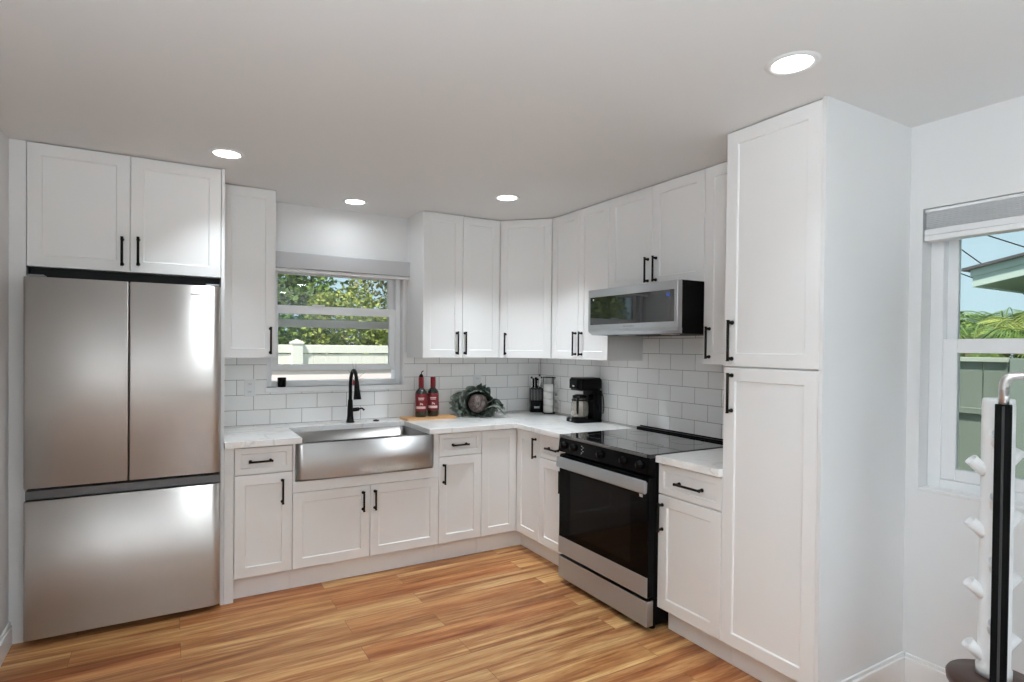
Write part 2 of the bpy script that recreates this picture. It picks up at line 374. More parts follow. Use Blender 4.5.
# shades
t = thing('window_shade', 'grey fabric roller shade rolled up above the sink window', 'window shade')
bm = newbm(); box(bm, XB1+.272, XB2+.0095, -.062, -.003, 1.998, 2.108, .006); obj('cassette', bm, M['shade'], t)
bm = newbm(); box(bm, XB1+.275, XB2+.007, -.05, -.02, 1.976, 1.9965, .003); obj('bottom_rail', bm, M['trim'], t)
psh = mat('pale_pleated_fabric', (.80, .80, .81), .8)
t = thing('window_shade', 'grey pleated cellular shade raised at the top of the right window', 'window shade')
bm = newbm(); n_ = 9
pts = []
for k in range(n_+1):
    z = 2.066-.072*k/n_; pts.append((-.004, z))
    if k < n_: pts.append((.010, z-.036/n_))
pts = [(.052, 2.066)]+pts+[(.052, 1.994)]
a = [bm.verts.new((x, W2[0]+.012, z)) for x, z in pts]; b_ = [bm.verts.new((x, W2[1]-.012, z)) for x, z in pts]
for i in range(len(pts)): bm.faces.new((a[i], a[(i+1) % len(pts)], b_[(i+1) % len(pts)], b_[i]))
bm.faces.new(a[::-1]); bm.faces.new(b_); bmesh.ops.recalc_face_normals(bm, faces=bm.faces)
obj('pleats', bm, psh, t)
bm = newbm(); box(bm, -.006, .056, W2[0]+.01, W2[1]-.01, 2.067, 2.080, .002); obj('head_rail', bm, psh, t)
bm = newbm(); box(bm, -.008, .056, W2[0]+.01, W2[1]-.01, 1.968, 1.9935, .002); obj('lower_fabric', bm, psh, t)
bm = newbm(); box(bm, -.010, .058, W2[0]+.01, W2[1]-.01, 1.944, 1.967, .003); obj('bottom_rail', bm, M['trim'], t)

# ------------------------------------------------------------------ cabinets
def door_bm(w_, h, t=.019, rail=.057, ins=.0075):
    bm = newbm(); rail = min(rail, w_*.28, h*.30)
    loops = []
    for (i, y) in ((0, 0), (0, -(t-.002)), (.002, -t), (rail, -t), (rail+.003, -(t-.0035)), (rail+.0045, -(t-ins))):
        loops.append([bm.verts.new(p) for p in ((i, y, i), (w_-i, y, i), (w_-i, y, h-i), (i, y, h-i))])
    bm.faces.new(loops[0][::-1])
    for A, B_ in zip(loops, loops[1:]):
        for k in range(4): bm.faces.new((A[k], A[(k+1) % 4], B_[(k+1) % 4], B_[k]))
    bm.faces.new(loops[-1]); bmesh.ops.recalc_face_normals(bm, faces=bm.faces)
    return bm
def pull_bm(length, horiz):
    """bar pull with two flared posts; centre at origin, projects to local -y"""
    bm = newbm(); h = length/2; s = .030; r = .0062
    def P(a, y): return (a, y, 0) if horiz else (0, y, a)
    c = .010
    pts = [P(-h+.007, -s+.004)] if 0 else None
    tube(bm, [P(-h, -s), P(h, -s)], r, 10)
    for e in (-1, 1):
        a = e*(h-.010)
        tube(bm, [P(a, -.0003), P(a, -.004), P(a, -.010), P(a, -s+.002)], [.0095, .0095, .0066, .0066], 12)
        tube(bm, [P(e*(h-.0035), -s), P(e*h, -s), P(e*(h+.0015), -s)], [.0078, .0078, .005], 10)
    return bm
PULLS = {}
def pull(parent, x, z, length, horiz=False):
    k = (round(length, 3), horiz)
    if k not in PULLS: PULLS[k] = me('handle', pull_bm(length, horiz))
    return obj('handle', PULLS[k], M['black'], parent, (x, -.019, z))
DOORS = {}
def front(parent, kind, x0, x1, z0, z1, y, hd=None, rail=.057):
    """kind door/drawer; hd = (x, z, length, horiz) in the cabinet's own coordinates"""
    g = .0015
    o = obj(kind, door_bm(x1-x0-2*g, z1-z0-2*g, rail=rail), M['cabinet'], parent, (x0+g, y, z0+g))
    if hd: pull(o, hd[0]-x0-g, hd[1]-z0-g, hd[2], hd[3])
    return o
YF = -(D-.020)    # back plane of base doors
YU = -(U-.020)
def base_cab(label, loc, rz, w_, fronts, toe=.575, zt=ZS-.001, name='base_cabinet', apron=None):
    t = thing(name, label, 'cabinet', loc, rz)
    bm = newbm(); e = .0008
    if apron: # lower carcass plus side stiles round the sink
        box(bm, e, w_-e, YF+.001, -.012, ZT+.002, apron[2])
        box(bm, e, apron[0], YF-.018, -.012, apron[2], zt); box(bm, apron[1], w_-e, YF-.018, -.012, apron[2], zt)
        box(bm, e, w_-e, YF-.018, YF, apron[3], apron[2])
    else:
        box(bm, e, w_-e, YF+.001, -.012, ZT+.002, zt)
    obj('carcass', bm, M['cabinet'], t)
    bm = newbm(); box(bm, e, w_-e, -toe, -toe+.016, .0005, ZT+.001); obj('toe_kick', bm, M['cabinet'], t)
    for f in fronts: front(t, f[0], f[1], f[2], f[3], f[4], YF, f[5], f[6] if len(f) > 6 else .057)
    return t
ZD = .725
def drw(w_, hx0, hx1): return ('drawer', 0, w_, ZD, ZS-.008, ((hx0+hx1)/2, .80, hx1-hx0, True), .032)
R90 = -PI/2
w_ = XSK-XB1
base_cab('white base cabinet beside the refrigerator with a drawer over a door', (XB1, 0, 0), 0, w_, [drw(w_, -2.445-XB1, -2.316-XB1), ('door', 0, w_, ZT, ZD-.003, (-2.260-XB1, .613, .145, False))], zt=ZS-.001)
bcab = [o for o in COL.objects if o.name.startswith('base_cabinet')][0] if 0 else bpy.data.objects['base_cabinet']
bm = newbm(); box(bm, XP1+.001-XB1, -.001, -D+.010, -D+.03, .0005, ZS-.001, .001, 1); obj('filler_strip', bm, M['cabinet'], bcab)
w_ = XB2-XSK; ap0, ap1 = -2.186-XSK, -1.299-XSK
base_cab('wide white sink base cabinet with two doors below the steel sink', (XSK, 0, 0), 0, w_, [('door', 0, w_/2, ZT, .590, (-1.776-XSK, .494, .125, False)), ('door', w_/2, w_, ZT, .590, (-1.699-XSK, .494, .125, False))], apron=(ap0, ap1, .655, .592), name='sink_cabinet')
w_ = .329
base_cab('narrow white base cabinet right of the sink with a drawer over a door', (XB2, 0, 0), 0, w_, [drw(w_, -1.162-XB2, -1.04-XB2), ('door', 0, w_, ZT, ZD-.003, (-1.219-XB2, .608, .135, False))])
# corner base cabinet
t = thing('corner_cabinet', 'white corner base cabinet with two doors meeting at the inside corner', 'cabinet')
bm = newbm(); q = D-.021
prism(bm, [(-.012, -.012), (-L+.001, -.012), (-L+.001, -q), (-q, -q), (-q, -L+.001), (-.012, -L+.001)], ZT+.002, ZS-.001); obj('carcass', bm, M['cabinet'], t)
bm = newbm(); prism(bm, [(-L+.001, -.575), (-.555, -.575), (-.555, -L+.001), (-.539, -L+.001), (-.539, -.559), (-L+.001, -.559)], .0005, ZT+.001); obj('toe_kick', bm, M['cabinet'], t)
c1 = obj('door', door_bm(L-D-.003, ZS-.011-ZT), M['cabinet'], t, (-L+.0015, YF, ZT+.0015))
c2 = obj('door', door_bm(L-D-.003, ZS-.011-ZT), M['cabinet'], t, (YF, -D-.0015, ZT+.0015), (0, 0, R90))
pull(c2, .885-D-.0015, .775-ZT, .140)
w_ = .3138
base_cab('narrow white base cabinet between the corner and the range', (0, -L, 0), R90, w_, [drw(w_, 1.035-L, 1.158-L), ('door', 0, w_, ZT, ZD-.003, (1.198-L, .608, .14, False))], toe=.555)
w_ = .3897
base_cab('white base cabinet between the range and the pantry, drawer over door', (0, YST, 0), R90, w_, [drw(w_, -2.148-YST+2*0, 0) if 0 else ('drawer', 0, w_, ZD, ZS-.008, (2.230+YST, .80, .158, True), .032), ('door', 0, w_, ZT, ZD-.003, (2.051+YST, .608, .145, False))], toe=.552)
# wall cabinets
def wall_cab(label, loc, rz, w_, z0, fronts, depth=U, name='wall_cabinet', zt=H-.001):
    t = thing(name, label, 'cabinet', loc, rz)
    bm = newbm(); e = .0008; box(bm, e, w_-e, -(depth-.0205), -.0008, z0+.001, zt); obj('carcass', bm, M['cabinet'], t)
    for f in fronts: front(t, 'door', f[0], f[1], z0, zt-.003, -(depth-.020), f[2])
    return t
xu = -2.2544; wl = xu-XP1
wall_cab('tall narrow white wall cabinet between refrigerator cabinet and window', (XP1, 0, 0), 0, wl, ZU, [(0, wl, (-2.285-XP1, 1.498, .170, False))])
wall_cab('white two-door wall cabinet right of the sink window', (-G-.639, 0, 0), 0, .639, ZU, [(0, .3195, (-.977+G+.639, 1.498, .168, False)), (.3195, .639, (-.911+G+.639, 1.498, .168, False))])
t = thing('corner_wall_cabinet', 'white diagonal corner wall cabinet with a single door', 'cabinet')
bm = newbm(); q = U-.0205*1.0; k_ = .0205*.4142
prism(bm, [(-.0008, -.0008), (-G+.001, -.0008), (-G+.001, -U+.0285), (-U+.0285, -G+.001), (-.0008, -G+.001)], ZU+.001, H-.001); obj('carcass', bm, M['cabinet'], t)
wd = math.hypot(G-U, G-U); dd = (Vector((1, -1, 0))).normalized(); nn = Vector((-1, -1, 0)).normalized()
o0 = Vector((-G, -U, 0))-nn*.019
dg = obj('door', door_bm(wd-.006, H-.004-ZU-.003), M['cabinet'], t, tuple(o0+dd*.003+Vector((0, 0, ZU+.0015))), (0, 0, -PI/4))
pull(dg, .047, 1.495-ZU, .168)
wall_cab('white two-door wall cabinet left of the microwave', (0, -G, 0), R90, .639, ZU, [(0, .3195, (.909-G, 1.50, .168, False)), (.3195, .639, (.977-G, 1.50, .168, False))])
wall_cab('short white two-door wall cabinet above the microwave', (0, YU3, 0), R90, .7746, 1.8406, [(0, .3873, (1.607+YU3, 1.945, .150, False)), (.3873, .7746, (1.673+YU3, 1.945, .150, False))])
wall_cab('narrow white wall cabinet between microwave and pantry', (0, YU4, 0), R90, -YPA+YU4, ZU, [(0, -YPA+YU4, (2.066+YU4, 1.505, .170, False))])
# pantry
wp = -YPE+YPA-.0165
t = thing('pantry_cabinet', 'full-height white pantry cabinet with an upper and a lower door', 'cabinet', (0, YPA, 0), R90)
bm = newbm(); box(bm, .0008, wp-.0008, YF+.001, -.0008, ZT+.002, H-.001); obj('carcass', bm, M['cabinet'], t)
bm = newbm(); box(bm, .0008, wp-.0008, -.552, -.536, .0005, ZT+.001); obj('toe_kick', bm, M['cabinet'], t)
front(t, 'door', 0, wp, ZT, 1.3895, YF, (2.455+YPA, 1.275, .178, False))
front(t, 'door', 0, wp, 1.3925, H-.004, YF, (2.453+YPA, 1.51, .182, False))
# refrigerator surround
xf = -3.4485
t = thing('refrigerator_cabinet', 'white two-door cabinet above the refrigerator', 'cabinet', (xf, 0, 0))
wf = XP0-xf-.001; md = -3.021-xf
bm = newbm(); box(bm, .001, wf-.001, -.605, -.0008, 1.845, H-.001); obj('carcass', bm, M['cabinet'], t)
front(t, 'door', 0, md, 1.8426, H-.004, -.606, (-3.056-xf, 1.946, .148, False))
front(t, 'door', md, wf, 1.8426, H-.004, -.606, (-2.985-xf, 1.952, .148, False))
bm = newbm(); box(bm, XP0, XP1-.0005, -.628, -.0008, .0005, H-.001, .001, 1); tag(obj('side_panel', bm, M['cabinet']), 'tall white panel standing against the right side of the refrigerator', 'panel')

# ------------------------------------------------------------------ worktops
bm = newbm(); CF = .6595
sx0, sx1, sy = -2.152, -1.334, -.190
prism(bm, [(XP1+.001, -.0095), (-.0095, -.0095), (-.0095, YB3+.002), (-CF, YB3+.002), (-CF, -CF), (sx1, -CF), (sx1, sy), (sx0, sy), (sx0, -CF), (XP1+.001, -CF)][::-1], ZS, ZC, .003)
ct = obj('worktop', bm, M['quartz']); tag(ct, 'white veined quartz worktop running round the corner with sink cutout', 'countertop')
bm = newbm(); prism(bm, [(-.0095, YST-.001), (-CF, YST-.001), (-CF, YPA+.0015), (-.0095, YPA+.0015)], ZS, ZC, .003)
tag(obj('worktop', bm, M['quartz']), 'short white quartz worktop between the range and the pantry', 'countertop')

# ------------------------------------------------------------------ sink
t = thing('farmhouse_sink', 'stainless steel apron-front sink under the window', 'sink', (-1.7425, 0, 0))
a0, a1 = -.4395, .4395; zr = ZS-.001
bm = newbm()   # bowed apron
N = 24; fr_, bk = [], []
for k in range(N+1):
    u = k/N; x = a0+(a1-a0)*u; bow = .020*(1-(2*u-1)**2); edge = .012*(1 if 0 < k < N else 0)
    fr_.append((x, -.655-bow-(.006 if 0 < k < N else 0)))
pts = fr_+[(a1, -.625), (a0, -.625)]
prism(bm, pts, .668, zr-.0003, 0)
es = [e for e in bm.edges if e.verts[0].co.y < -.64 and e.verts[1].co.y < -.64 and abs(e.verts[0].co.z-e.verts[1].co.z) < 1e-5]
bmesh.ops.bevel(bm, geom=es, offset=.006, segments=3, affect='EDGES')
ap = obj('apron', bm, M['sink_steel'], t)
for p in ap.data.polygons:
    if abs(p.normal.z) < .9: p.use_smooth = True
bm = newbm()
ix0, ix1, iy0, iy1, zb = -.400, .400, -.622, -.195, .665
th = .003; rc = .03
def rrect(x0, x1, y0, y1, r, n=6):
    o = []
    for cx, cy, a in ((x1-r, y1-r, 0), (x0+r, y1-r, PI/2), (x0+r, y0+r, PI), (x1-r, y0+r, 3*PI/2)):
        for k in range(n+1): o.append((cx+r*math.cos(a+PI/2*k/n), cy+r*math.sin(a+PI/2*k/n)))
    return o
rings = []
for ins, z in ((-.012, zr), (0, zr), (.0, zb+.03), (.008, zb+.009), (.03, zb)):
    rings.append([bm.verts.new((x, y, z)) for x, y in rrect(ix0+ins, ix1-ins, iy0+ins, iy1-ins, rc)])
for A, B_ in zip(rings, rings[1:]):
    for k in range(len(A)):
        f = bm.faces.new((A[k], A[(k+1) % len(A)], B_[(k+1) % len(A)], B_[k])); f.smooth = True
bm.faces.new(rings[-1]); bmesh.ops.recalc_face_normals(bm, faces=bm.faces); bmesh.ops.reverse_faces(bm, faces=bm.faces)
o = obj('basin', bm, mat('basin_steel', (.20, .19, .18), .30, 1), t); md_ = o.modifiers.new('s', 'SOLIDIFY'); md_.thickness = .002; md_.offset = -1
bm = newbm(); lathe(bm, [(.0, .004), (.018, .002), (.03, .003), (.045, .006), (.05, .003), (.05, .0008), (0, .0008)], (0, -.36, zb)); obj('drain', bm, M['chrome'], t)

# faucet
t = thing('kitchen_faucet', 'black gooseneck pull-down faucet behind the sink', 'faucet', (-1.712, -.105, ZC))
bm = newbm(); lathe(bm, [(0, .0003), (.030, .0003), (.030, .006), (.026, .012), (.0215, .05), (.020, .10), (.0165, .155), (.0145, .165), (0, .165)]); obj('base', bm, M['black'], t)
bm = newbm()
path = [(0, 0, .150), (0, 0, .235)]+[tuple(v) for v in bez((0, 0, .235), (-.002, -.001, .400), (.004, -.120, .418), (.006, -.135, .295), 18)]
tube(bm, path, .0125, 16); obj('spout', bm, M['black'], t)
bm = newbm(); tube(bm, [(.006, -.134, .305), (.006, -.136, .285), (.007, -.142, .235), (.008, -.148, .180), (.008, -.1485, .176)], [.0145, .0165, .020, .027, .025], 18); obj('spray_head', bm, M['black'], t)
bm = newbm(); tube(bm, [(.0, 0, .090), (.045, -.006, .092), (.062, -.008, .094)], [.014, .014, .013], 14); tube(bm, [(.058, -.008, .094), (.080, -.012, .100), (.098, -.014, .086)], [.007, .006, .0075], 10); obj('lever', bm, M['black'], t)
bm = newbm(); lathe(bm, [(0, .0003), (.022, .0003), (.022, .006), (.018, .009), (.010, .009), (.009, .012), (0, .012)]); tag(obj('air_switch', bm, M['black'], None, (-1.520, -.105, ZC)), 'small round black button in the worktop right of the faucet', 'button')

# ------------------------------------------------------------------ refrigerator
xa, xb = -3.4460, -2.5935; yf = -.700
t = thing('refrigerator', 'stainless steel french-door refrigerator with bottom freezer drawer', 'refrigerator', (0, 0, 0))
bm = newbm(); box(bm, xa+.004, xb-.004, -.630, -.03, .035, 1.775, .003, 1); obj('body', bm, mat('fridge_side', (.05, .05, .052), .4), t)
def fdoor(x0, x1, z0, z1, y0, y1, rl, rr_):
    """door slab, y0 back, y1 front; vertical edges rounded by rl, rr_"""
    pts = []; n = 10
    pts += [(x0, y0)]
    for k in range(n+1): a = PI+PI/2*k/n; pts.append((x0+rl+rl*math.cos(a), y1+.55*rl+.55*rl*math.sin(a)))
    for k in range(n+1): a = 3*PI/2+PI/2*k/n; pts.append((x1-rr_+rr_*math.cos(a), y1+.55*rr_+.55*rr_*math.sin(a)))
    pts += [(x1, y0)]
    bm = newbm(); prism(bm, pts, z0, z1)
    bmesh.ops.bevel(bm, geom=[e for e in bm.edges if abs(e.verts[0].co.z-e.verts[1].co.z) < 1e-6], offset=.003, segments=2, affect='EDGES')
    return bm
def smooth_v(o):
    for p in o.data.polygons:
        if abs(p.normal.z) < .3 and p.normal.y < .5: p.use_smooth = True
    return o
xm = -3.0215
smooth_v(obj('fridge_door', fdoor(xa, xm-.003, .768, 1.787, -.634, yf, .010, .006), M['fridge'], t))
smooth_v(obj('fridge_door', fdoor(xm+.003, xb, .768, 1.787, -.634, yf, .006, .045), M['fridge'], t))
smooth_v(obj('freezer_drawer', fdoor(xa, xb, .036, .706, -.634, yf, .010, .045), M['fridge'], t))
bm = newbm(); box(bm, xa+.002, xb-.002, -.672, -.632, .707, .752, .002, 1); obj('grip_channel', bm, mat('grip_grey', (.16, .16, .165), .35, .6), t)
hg = mat('hinge_grey', (.3, .31, .32), .4)
for hx in (xa+.01, xb-.075): bm = newbm(); box(bm, hx, hx+.065, -.68, -.60, 1.788, 1.800, .003); obj('hinge_cover', bm, hg, t)
for fx in (xa+.08, xb-.06):
    for fy in (-.58, -.12):
        bm = newbm(); lathe(bm, [(0, .0005), (.02, .0005), (.022, .01), (.012, .014), (.012, .036), (0, .036)], (fx, fy, 0), 14); obj('foot', bm, M['black_plastic'], t)
bm = newbm(); box(bm, xa+.02, xb-.02, -.625, -.60, .010, .034, .002, 1); obj('base_grille', bm, M['black_plastic'], t)
bm = newbm(); box(bm, -2.742, -2.682, yf-.0006, yf+.0002, 1.735, 1.742); obj('badge', bm, mat('badge_grey', (.42, .41, .40), .3, .8), t)
bm = newbm(); box(bm, xa+.004, XP0-.002, -.56, -.55, 1.790, 1.844); box(bm, xa+.004, XP0-.002, -.56, -.03, 1.8405, 1.844) if 0 else None; obj('gap_shade', bm, M['dark'], t)  # dark sheet standing in for the shade in the gap above the refrigerator

# ------------------------------------------------------------------ range   local x: left to right, -y: towards room
WR = .7797
t = thing('electric_range', 'slide-in electric range with black glass cooktop and steel trim', 'range', (0, YB3, 0), R90)
bm = newbm(); box(bm, .004, WR-.004, -.655, -.012, .035, .905, .002, 1); obj('body', bm, M['black_body'], t)
bm = newbm(); box(bm, .002, WR-.002, -.697, -.018, .906, .9265, .0025, 2); obj('cooktop', bm, M['cooktop'], t)
bm = newbm(); box(bm, .002, WR-.002, -.0170, -.0095, .922, .9445, .002); box(bm, .002, WR-.002, -.05, -.0165, .9268, .938, .003); obj('back_trim', bm, M['black_plastic'], t)
bm = newbm(); box(bm, .004, WR-.02, -.7015, -.6975, .908, .9235, .001, 1); obj('front_trim', bm, mat('dark_steel', (.25, .245, .24), .3, 1), t)
ringm = mat('burner_ring', (.10, .10, .10), .3)
for (bx, by, br_) in ((.20, -.50, .105), (.57, -.50, .085), (.20, -.20, .075), (.57, -.20, .10), (.385, -.14, .05)):
    bm = newbm(); lathe(bm, [(br_-.0015, 0), (br_-.0015, .0004), (br_, .0004), (br_, 0)], (bx, by, .9266), 48); obj('burner_ring', bm, ringm, t)
# control panel (slightly sloped)
bm = newbm()
P = [(-.656, .823), (-.708, .823), (-.698, .9055), (-.656, .9055)]
a = [bm.verts.new((.003, y, z)) for y, z in P]; b_ = [bm.verts.new((WR-.003, y, z)) for y, z in P]
for i in range(4): bm.faces.new((a[i], a[(i+1) % 4], b_[(i+1) % 4], b_[i]))
bm.faces.new(a); bm.faces.new(b_); bmesh.ops.recalc_face_normals(bm, faces=bm.faces)
cp = obj('control_panel', bm, M['gloss_black'], t)
for kx in (.055, .150, .400, .590, .715):
    bm = newbm(); lathe(bm, [(0, -.022), (.017, -.022), (.019, -.019), (.0205, -.006), (.024, -.004), (.024, 0.0), (0, 0.0)], (kx, -.7035, .866), 24, 'y')
    box(bm, kx-.003, kx+.003, -.7280, -.7255, .852, .884, .001, 1) ; obj('knob', bm, M['gloss_black'], cp)
bm = newbm()
for i, (dx, dz) in enumerate(((0, .02), (0, 0), (0, -.02), (.012, .012), (.012, -.010), (-.004, -.028))): box(bm, .230+dx, .237+dx, -.7062, -.7045, .866+dz-.002, .866+dz+.002)
obj('panel_marks', bm, mat('panel_print', (.55, .55, .55), .5), cp)
# oven door
bm = newbm(); box(bm, .012, WR-.003, -.700, -.658, .187, .806, .003, 2); dr = obj('oven_door', bm, M['black_body'], t)
bm = newbm(); box(bm, .014, WR-.004, -.7045, -.7005, .290, .800, .0015, 2); obj('door_glass', bm, M['oven_glass'], dr)
bm = newbm(); box(bm, .125, WR-.13, -.7050, -.7046, .335, .705); obj('oven_window', bm, M['inner_glass'], dr)
bm = newbm(); box(bm, .012, WR-.003, -.7065, -.7005, .187, .292, .002, 2); obj('lower_trim', bm, M['steel'], dr)
bm = newbm()
Pp = [(-.708, .782), (-.722, .794), (-.731, .787), (-.735, .735), (-.727, .725), (-.712, .731)]
a = [bm.verts.new((.018, y, z)) for y, z in Pp]; b_ = [bm.verts.new((WR-.003, y, z)) for y, z in Pp]
for i in range(len(Pp)): bm.faces.new((a[i], a[(i+1) % len(Pp)], b_[(i+1) % len(Pp)], b_[i]))
bm.faces.new(a); bm.faces.new(b_); bmesh.ops.recalc_face_normals(bm, faces=bm.faces)
bmesh.ops.bevel(bm, geom=list(bm.edges), offset=.0015, segments=2, affect='EDGES')
for px in (.04, WR-.075): box(bm, px, px+.03, -.722, -.7005, .744, .776, .003)
obj('door_handle', bm, M['steel'], dr)
bm = newbm(); box(bm, WR-.065, WR-.040, -.7062, -.7052, .700, .716); obj('sticker', bm, mat('sticker_white', (.75, .75, .75), .5), dr)
bm = newbm(); box(bm, .012, WR-.003, -.7045, -.658, .036, .168, .003, 2); obj('storage_drawer', bm, M['steel'], t)
for fx in (.05, WR-.05):
    for fy in (-.62, -.08):
        bm = newbm(); lathe(bm, [(0, .0005), (.018, .0005), (.018, .012), (.009, .014), (.009, .036), (0, .036)], (fx, fy, 0), 14); obj('foot', bm, M['black_plastic'], t)

# ------------------------------------------------------------------ microwave
WM = .7375
t = thing('microwave', 'stainless over-the-range microwave with dark glass door', 'microwave', (0, YU3-.031, 0), R90)
bm = newbm(); box(bm, .001, WM-.001, -.475, -.0105, 1.553, 1.8385, .002, 1); obj('body', bm, M['black_body'], t)
bm = newbm()   # front frame with a chamfered chin
x0, x1 = 0, WM
gx0, gx1, gz0, gz1 = .018, WM-.024, 1.617, 1.789
box(bm, x0, gx0, -.512, -.476, 1.585, 1.836, .002, 1); box(bm, gx1, x1, -.512, -.476, 1.585, 1.836, .002, 1)
box(bm, gx0-.002, gx1+.002, -.512, -.476, gz1, 1.836, .002, 1); box(bm, gx0-.002, gx1+.002, -.512, -.476, 1.585, gz0, .002, 1)
obj('door_frame', bm, M['steel'], t)
bm = newbm()
P = [(-.476, 1.5845), (-.5115, 1.5845), (-.509, 1.575), (-.478, 1.556), (-.42, 1.5505), (-.42, 1.5525), (-.476, 1.5525)]
P = [(-.476, 1.5845), (-.5115, 1.5845), (-.507, 1.572), (-.476, 1.553)]
a = [bm.verts.new((x0, y, z)) for y, z in P]; b_ = [bm.verts.new((x1, y, z)) for y, z in P]
for i in range(len(P)): bm.faces.new((a[i], a[(i+1) % len(P)], b_[(i+1) % len(P)], b_[i]))
bm.faces.new(a); bm.faces.new(b_); bmesh.ops.recalc_face_normals(bm, faces=bm.faces); obj('chin', bm, M['steel'], t)
bm = newbm(); box(bm, gx0, gx1, -.5095, -.4765, gz0, gz1, .001, 1); g_ = obj('door_glass', bm, M['mw_glass'], t)
bm = newbm(); box(bm, gx1-.058, gx1-.030, -.5102, -.5098, gz1-.036, gz1-.018); obj('sticker', bm, mat('sticker_blue', (.05, .12, .5), .4), g_)
bm = newbm(); box(bm, gx0+.025, gx0+.036, -.5102, -.5098, gz1-.022, gz1-.010); obj('sticker', bm, mat('sticker_pale', (.7, .7, .7), .4), g_)
bm = newbm()
for k in range(8): box(bm, WM/2-.045+k*.0115, WM/2-.038+k*.0115, -.5126, -.5122, 1.598, 1.604)
obj('badge', bm, mat('badge_print', (.3, .3, .3), .4), t)
lc_ = mat('lamp_cover', (.8, .78, .7), .4)
for lx in (.2, .55): bm = newbm(); box(bm, lx-.04, lx+.04, -.40, -.33, 1.5495, 1.5525, .001, 1); obj('task_light', bm, lc_, t)

# ------------------------------------------------------------------ things on the worktop
# cutting board with bottles
BZ = ZC+.0005
wood = mat('maple', (.62, .36, .17), .5); n, l, b = nodes(wood); c = objcoords(n, l, (3, 30, 10)); tt = noise(n, l, c, 2, 4); rm = ramp(n, l, tt.outputs[0], [(.3, (.55, .30, .13)), (.7, (.70, .43, .21))]); l.new(rm.outputs[0], b.inputs['Base Color'])
bm = newbm(); prism(bm, rrect(-.205, .205, -.085, .085, .02), 0, .016, .003)
tag(obj('cutting_board', bm, wood, None, (-1.118, -.128, BZ)), 'pale wooden cutting board lying on the worktop under the bottles', 'cutting board')
botglass = mat('dark_bottle_glass', (.012, .022, .018), .06, spec=.6, coat=.5)
red = mat('red_label', (.17, .008, .013), .45); redcap = mat('red_capsule', (.24, .008, .016), .35)
pinkish = mat('label_print', (.72, .50, .47), .5)
def bottle(label, x, y, pour, s=1.0, rz=0):
    t = thing('wine_bottle', label, 'bottle', (x, y, BZ+.0165), rz, None)
    rb = .0435; h = .298
    bm = newbm(); lathe(bm, [(0, 0), (rb-.004, 0), (rb, .005), (rb, .178), (rb-.003, .192), (rb-.014, .206), (.020, .216), (.0165, .224), (.0142, h-.004), (.0142, h-.001), (0, h-.001)], seg=32); obj('bottle_glass', bm, botglass, t)
    bm = newbm(); lathe(bm, [(.0172, .220), (.0200, .222), (.0195, h-.006), (.0198, h+.001), (0, h+.002)], seg=28); obj('capsule', bm, redcap, t)
    lb = newbm(); lathe(lb, [(rb+.0001, .044), (rb+.0009, .045), (rb+.0009, .176), (rb+.0001, .177)], seg=40, a0=-PI*1.15, a1=PI*.15)
    lo = obj('paper_label', lb, red, t)
    # printed bands: name, emblem, wide pale strip
    for (za, zb_, aa, ab) in ((.140, .148, .32, .66), (.130, .136, .34, .64), (.064, .082, .22, .78)):
        q = newbm(); lathe(q, [(rb+.0011, za), (rb+.0013, za+.0005), (rb+.0013, zb_-.0005), (rb+.0011, zb_)], seg=14, a0=-PI*ab, a1=-PI*aa); obj('label_print', q, pinkish, lo)
    q = newbm()
    for (da, dz, hw, hz) in ((0, 0, .10, .007), (-.07, .006, .05, .006), (.08, -.004, .03, .010), (-.10, -.004, .025, .009)):
        a_ = -PI*.47+da*2.2
        lathe(q, [(rb+.0011, .100+dz-hz/2), (rb+.0013, .100+dz-hz/2+.0003), (rb+.0013, .100+dz+hz/2-.0003), (rb+.0011, .100+dz+hz/2)], seg=6, a0=a_-hw*2, a1=a_+hw*2)
    obj('emblem', q, pinkish, lo)
    if pour:
        bm = newbm(); lathe(bm, [(0, h+.002), (.017, h+.002), (.017, h+.008), (.012, h+.020), (.006, h+.026), (0, h+.026)], seg=20)
        tube(bm, bez((0, 0, h+.02), (0, 0, h+.04), (.006, -.004, h+.045), (.016, -.010, h+.050), 8), .0035, 8)
        pr = obj('pourer', bm, M['black_plastic'], t)
    return t
bottle('dark wine bottle with a black pourer on the cutting board, left of the pair', -1.183, -.140, True, rz=-.38)
bottle('dark wine bottle with a plain red cap on the cutting board, right of the pair', -1.078, -.122, False, rz=-.38)

# decorative cabbage
t = thing('cabbage', 'grey-green ornamental cabbage with a purple heart on the worktop', 'cabbage', (-.705, -.190, ZC+.0005))
cabm = mat('cabbage_leaf', (.12, .17, .13), .5); n, l, b = nodes(cabm); c = objcoords(n, l); tt = noise(n, l, c, 14, 5, .6, 1.0); rm = ramp(n, l, tt.outputs[0], [(.38, (.014, .024, .017)), (.49, (.055, .080, .062)), (.64, (.26, .30, .26))]); l.new(rm.outputs[0], b.inputs['Base Color']); bump(n, l, b, tt.outputs[0], .6, .006)
cabp = mat('cabbage_pale_leaf', (.3, .33, .3), .5); n, l, b = nodes(cabp); c = objcoords(n, l); tt = noise(n, l, c, 22, 5, .6, 1.0); rm = ramp(n, l, tt.outputs[0], [(.36, (.09, .12, .095)), (.5, (.22, .25, .22)), (.64, (.42, .45, .40))]); l.new(rm.outputs[0], b.inputs['Base Color']); bump(n, l, b, tt.outputs[0], .6, .006)
